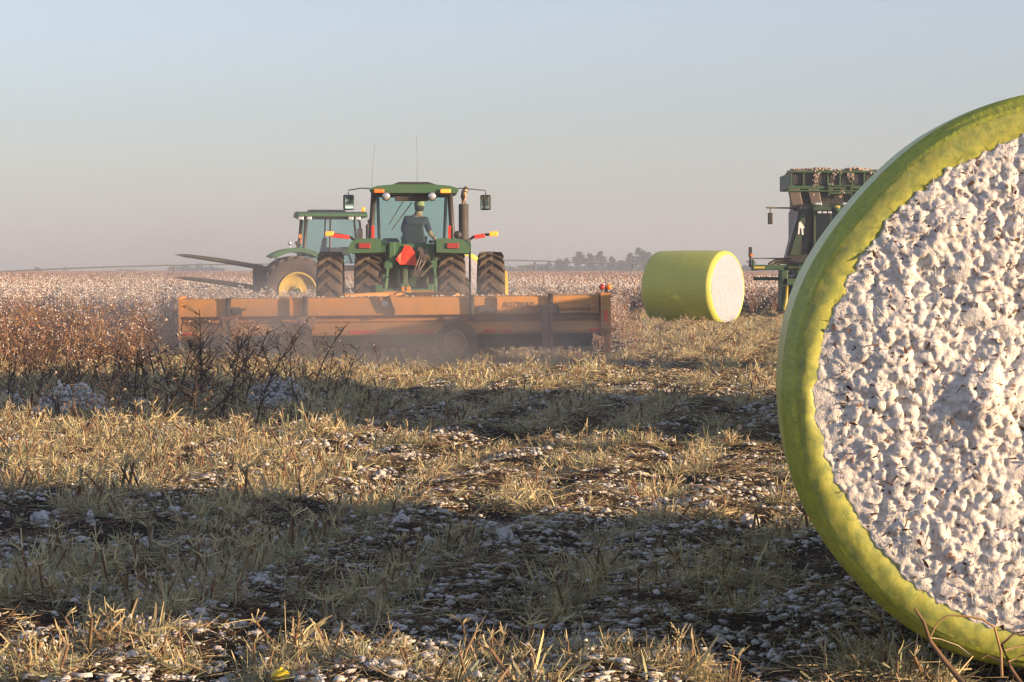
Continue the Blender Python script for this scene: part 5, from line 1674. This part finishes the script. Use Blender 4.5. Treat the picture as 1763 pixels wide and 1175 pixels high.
for px, top, w, lab in ((345, 455, 26, 'hazy far tree behind the upper bale spear, tallest of the left group'), (322, 458, 26, 'low hazy far tree left of the spear tree'), (365, 459, 22, 'low hazy far tree right of the spear tree'),
                        (63, 461, 18, 'faint low far tree near the left edge of the horizon'), (112, 459, 8, 'thin faint far tree alone on the left horizon')):
    far_tree(px, top, w, 950, 'b', lab, 'hazy trees on the left of the horizon')
# low far-off wood line
g = G()
for a, b, t in ((868, 960, 459), (930, 1140, 458), (290, 385, 463), (1270, 1330, 460), (200, 240, 466)):
    n = int((b - a) * 26)
    d = 880 + rng.uniform(-10, 10, n)
    X = (rng.uniform(a, b, n) - W / 2) / F * d
    hmax = CH + (HY - t) / F * 880
    Z = rng.random(n) * hmax * (0.65 + 0.5 * vnoise(X * 0.25 + 300, X * 0 + 3.3, 41))
    blades(g, np.stack([X, d, Z], 1), rng.normal(size=(n, 3)), np.full(n, 0.9), np.full(n, 0.6), rng.normal(0, 0.1, (n, 3)), 0)
tag(g.build('far_wood', [M['needles']]), 'low hazy line of woods along the horizon', 'wood', kind='stuff')

# ------------------------------------------------------------------ foreground twigs in front of the near bale
def twig(pts, r, m, label, extra=()):
    P = [Vector(PX(a, b, d)) for a, b, d in pts]
    base = P[0].copy()
    g = G(); g.tube([tuple(p - base) for p in P], [r * (1 - 0.6 * i / (len(P) - 1)) for i in range(len(P))], 6)
    for ex in extra:
        Q = [Vector(PX(a, b, d)) - base for a, b, d in ex]
        g.tube([tuple(p) for p in Q], [r * 0.5, ] * (len(Q) - 1) + [r * 0.25], 5)
    o = g.build('dry_stem', M[m], None, loc=base)
    tag(o, label, 'dry stem', 'dry stems in front of the near bale')


dq = 9.45
twig([(1660, 1180, dq - .05), (1628, 1140, dq - .03), (1602, 1105, dq), (1590, 1070, dq), (1575, 1048, dq)], 0.012, 'stub', 'thick brown broken stem leaning against the lower rim of the near bale')
twig([(1725, 1165, dq), (1723, 1120, dq), (1712, 1080, dq), (1690, 1066, dq), (1660, 1061, dq), (1632, 1060, dq), (1615, 1070, dq), (1603, 1095, dq)], 0.006, 'twig_tan', 'thin tan stem arching over the bottom of the near bale')
twig([(1670, 1128, dq), (1650, 1112, dq), (1620, 1101, dq), (1602, 1098, dq)], 0.004, 'straw', 'pale straw stem crossing the bottom rim of the near bale')
twig([(1760, 1180, dq), (1740, 1150, dq), (1724, 1110, dq), (1745, 1092, dq), (1775, 1085, dq)], 0.008, 'stub', 'tangled dark stem at the bottom right corner below the bale',
     [[(1745, 1150, dq), (1700, 1128, dq), (1690, 1135, dq)], [(1730, 1120, dq), (1765, 1110, dq), (1775, 1060, dq)], [(1735, 1140, dq), (1770, 1125, dq)]])
d = F * CH / (1178 - HY)
g = G(); g.ball((0, 0, 0.03), 0.033, sc=(1.15, 1, 0.85), n=18); g.tube([(0.0, 0, 0.058), (0.006, 0, 0.066)], 0.006, 6)
o = g.build('yellow_ball', M['gourd'], None, loc=((483 - W / 2) / F * d, d, float(ground_z(np.array((483 - W / 2) / F * d), np.array(d)))))
tag(o, 'small round yellow object lying in straw at the bottom edge', 'ball')

# ------------------------------------------------------------------ air: even haze and the dust raised by the shredder
def volume_mat(name, col, dens, aniso):
    m = bpy.data.materials.new(name); m.use_nodes = True
    nt = m.node_tree; N, L = nt.nodes, nt.links
    N.remove(N["Principled BSDF"])
    v = N.new("ShaderNodeVolumePrincipled")
    v.inputs['Color'].default_value = (*col, 1); v.inputs['Density'].default_value = dens; v.inputs['Anisotropy'].default_value = aniso
    L.new(v.outputs[0], N["Material Output"].inputs['Volume'])
    return m, v


hm, _ = volume_mat('haze_air', (0.74, 0.82, 1.0), 0.0008, 0.1)
g = G(); g.box((0, 750, 14), (3000, 1700, 30.6)); tag(g.build('haze', hm), 'pale even morning haze over the whole field', 'haze', kind='stuff')


def dust(c, r, dens, label, seed):
    m, v = volume_mat('dust_air', (0.80, 0.80, 0.84), dens, 0.2)
    nt = m.node_tree; N, L = nt.nodes, nt.links
    tc = N.new("ShaderNodeTexCoord")
    ln = N.new("ShaderNodeVectorMath"); ln.operation = 'LENGTH'
    L.new(tc.outputs['Object'], ln.inputs[0])
    mr = N.new("ShaderNodeMapRange"); mr.inputs[1].default_value = 1.0; mr.inputs[2].default_value = 0.15; mr.inputs[3].default_value = 0.0; mr.inputs[4].default_value = dens
    L.new(ln.outputs['Value'], mr.inputs[0])
    nz = N.new("ShaderNodeTexNoise"); nz.inputs['Scale'].default_value = 2.2; nz.inputs['Detail'].default_value = 2
    mp = N.new("ShaderNodeMapping"); mp.inputs['Location'].default_value = (seed, seed, 0); mp.inputs['Scale'].default_value = (2.2, 1, 0.9)
    L.new(tc.outputs['Object'], mp.inputs[0]); L.new(mp.outputs[0], nz.inputs['Vector'])
    m2 = N.new("ShaderNodeMapRange"); m2.inputs[1].default_value = 0.35; m2.inputs[2].default_value = 0.65; m2.inputs[3].default_value = 0.25; m2.inputs[4].default_value = 1.0
    L.new(nz.outputs[0], m2.inputs[0])
    mu = N.new("ShaderNodeMath"); mu.operation = 'MULTIPLY'
    L.new(mr.outputs[0], mu.inputs[0]); L.new(m2.outputs[0], mu.inputs[1]); L.new(mu.outputs[0], v.inputs['Density'])
    V0, F0 = ICO[3]
    g = G(); g.add(V0, F0, 0, True)
    o = g.build('dust_cloud', m, None, loc=c); o.scale = r
    tag(o, label, 'dust', kind='stuff')


dust((-2.4, 42.4, 0.4), (6.0, 2.9, 1.35), 0.42, 'low grey dust drifting round the wheels of the orange shredder', 3.1)
dust((-4.2, 48.0, 0.9), (7.0, 8.5, 2.6), 0.055, 'thin pale dust hanging round the tractors above the shredder', 7.7)
print('script verts', sum(len(o.data.vertices) for o in SC.objects if o.type == 'MESH'), 'objs', len(SC.objects))
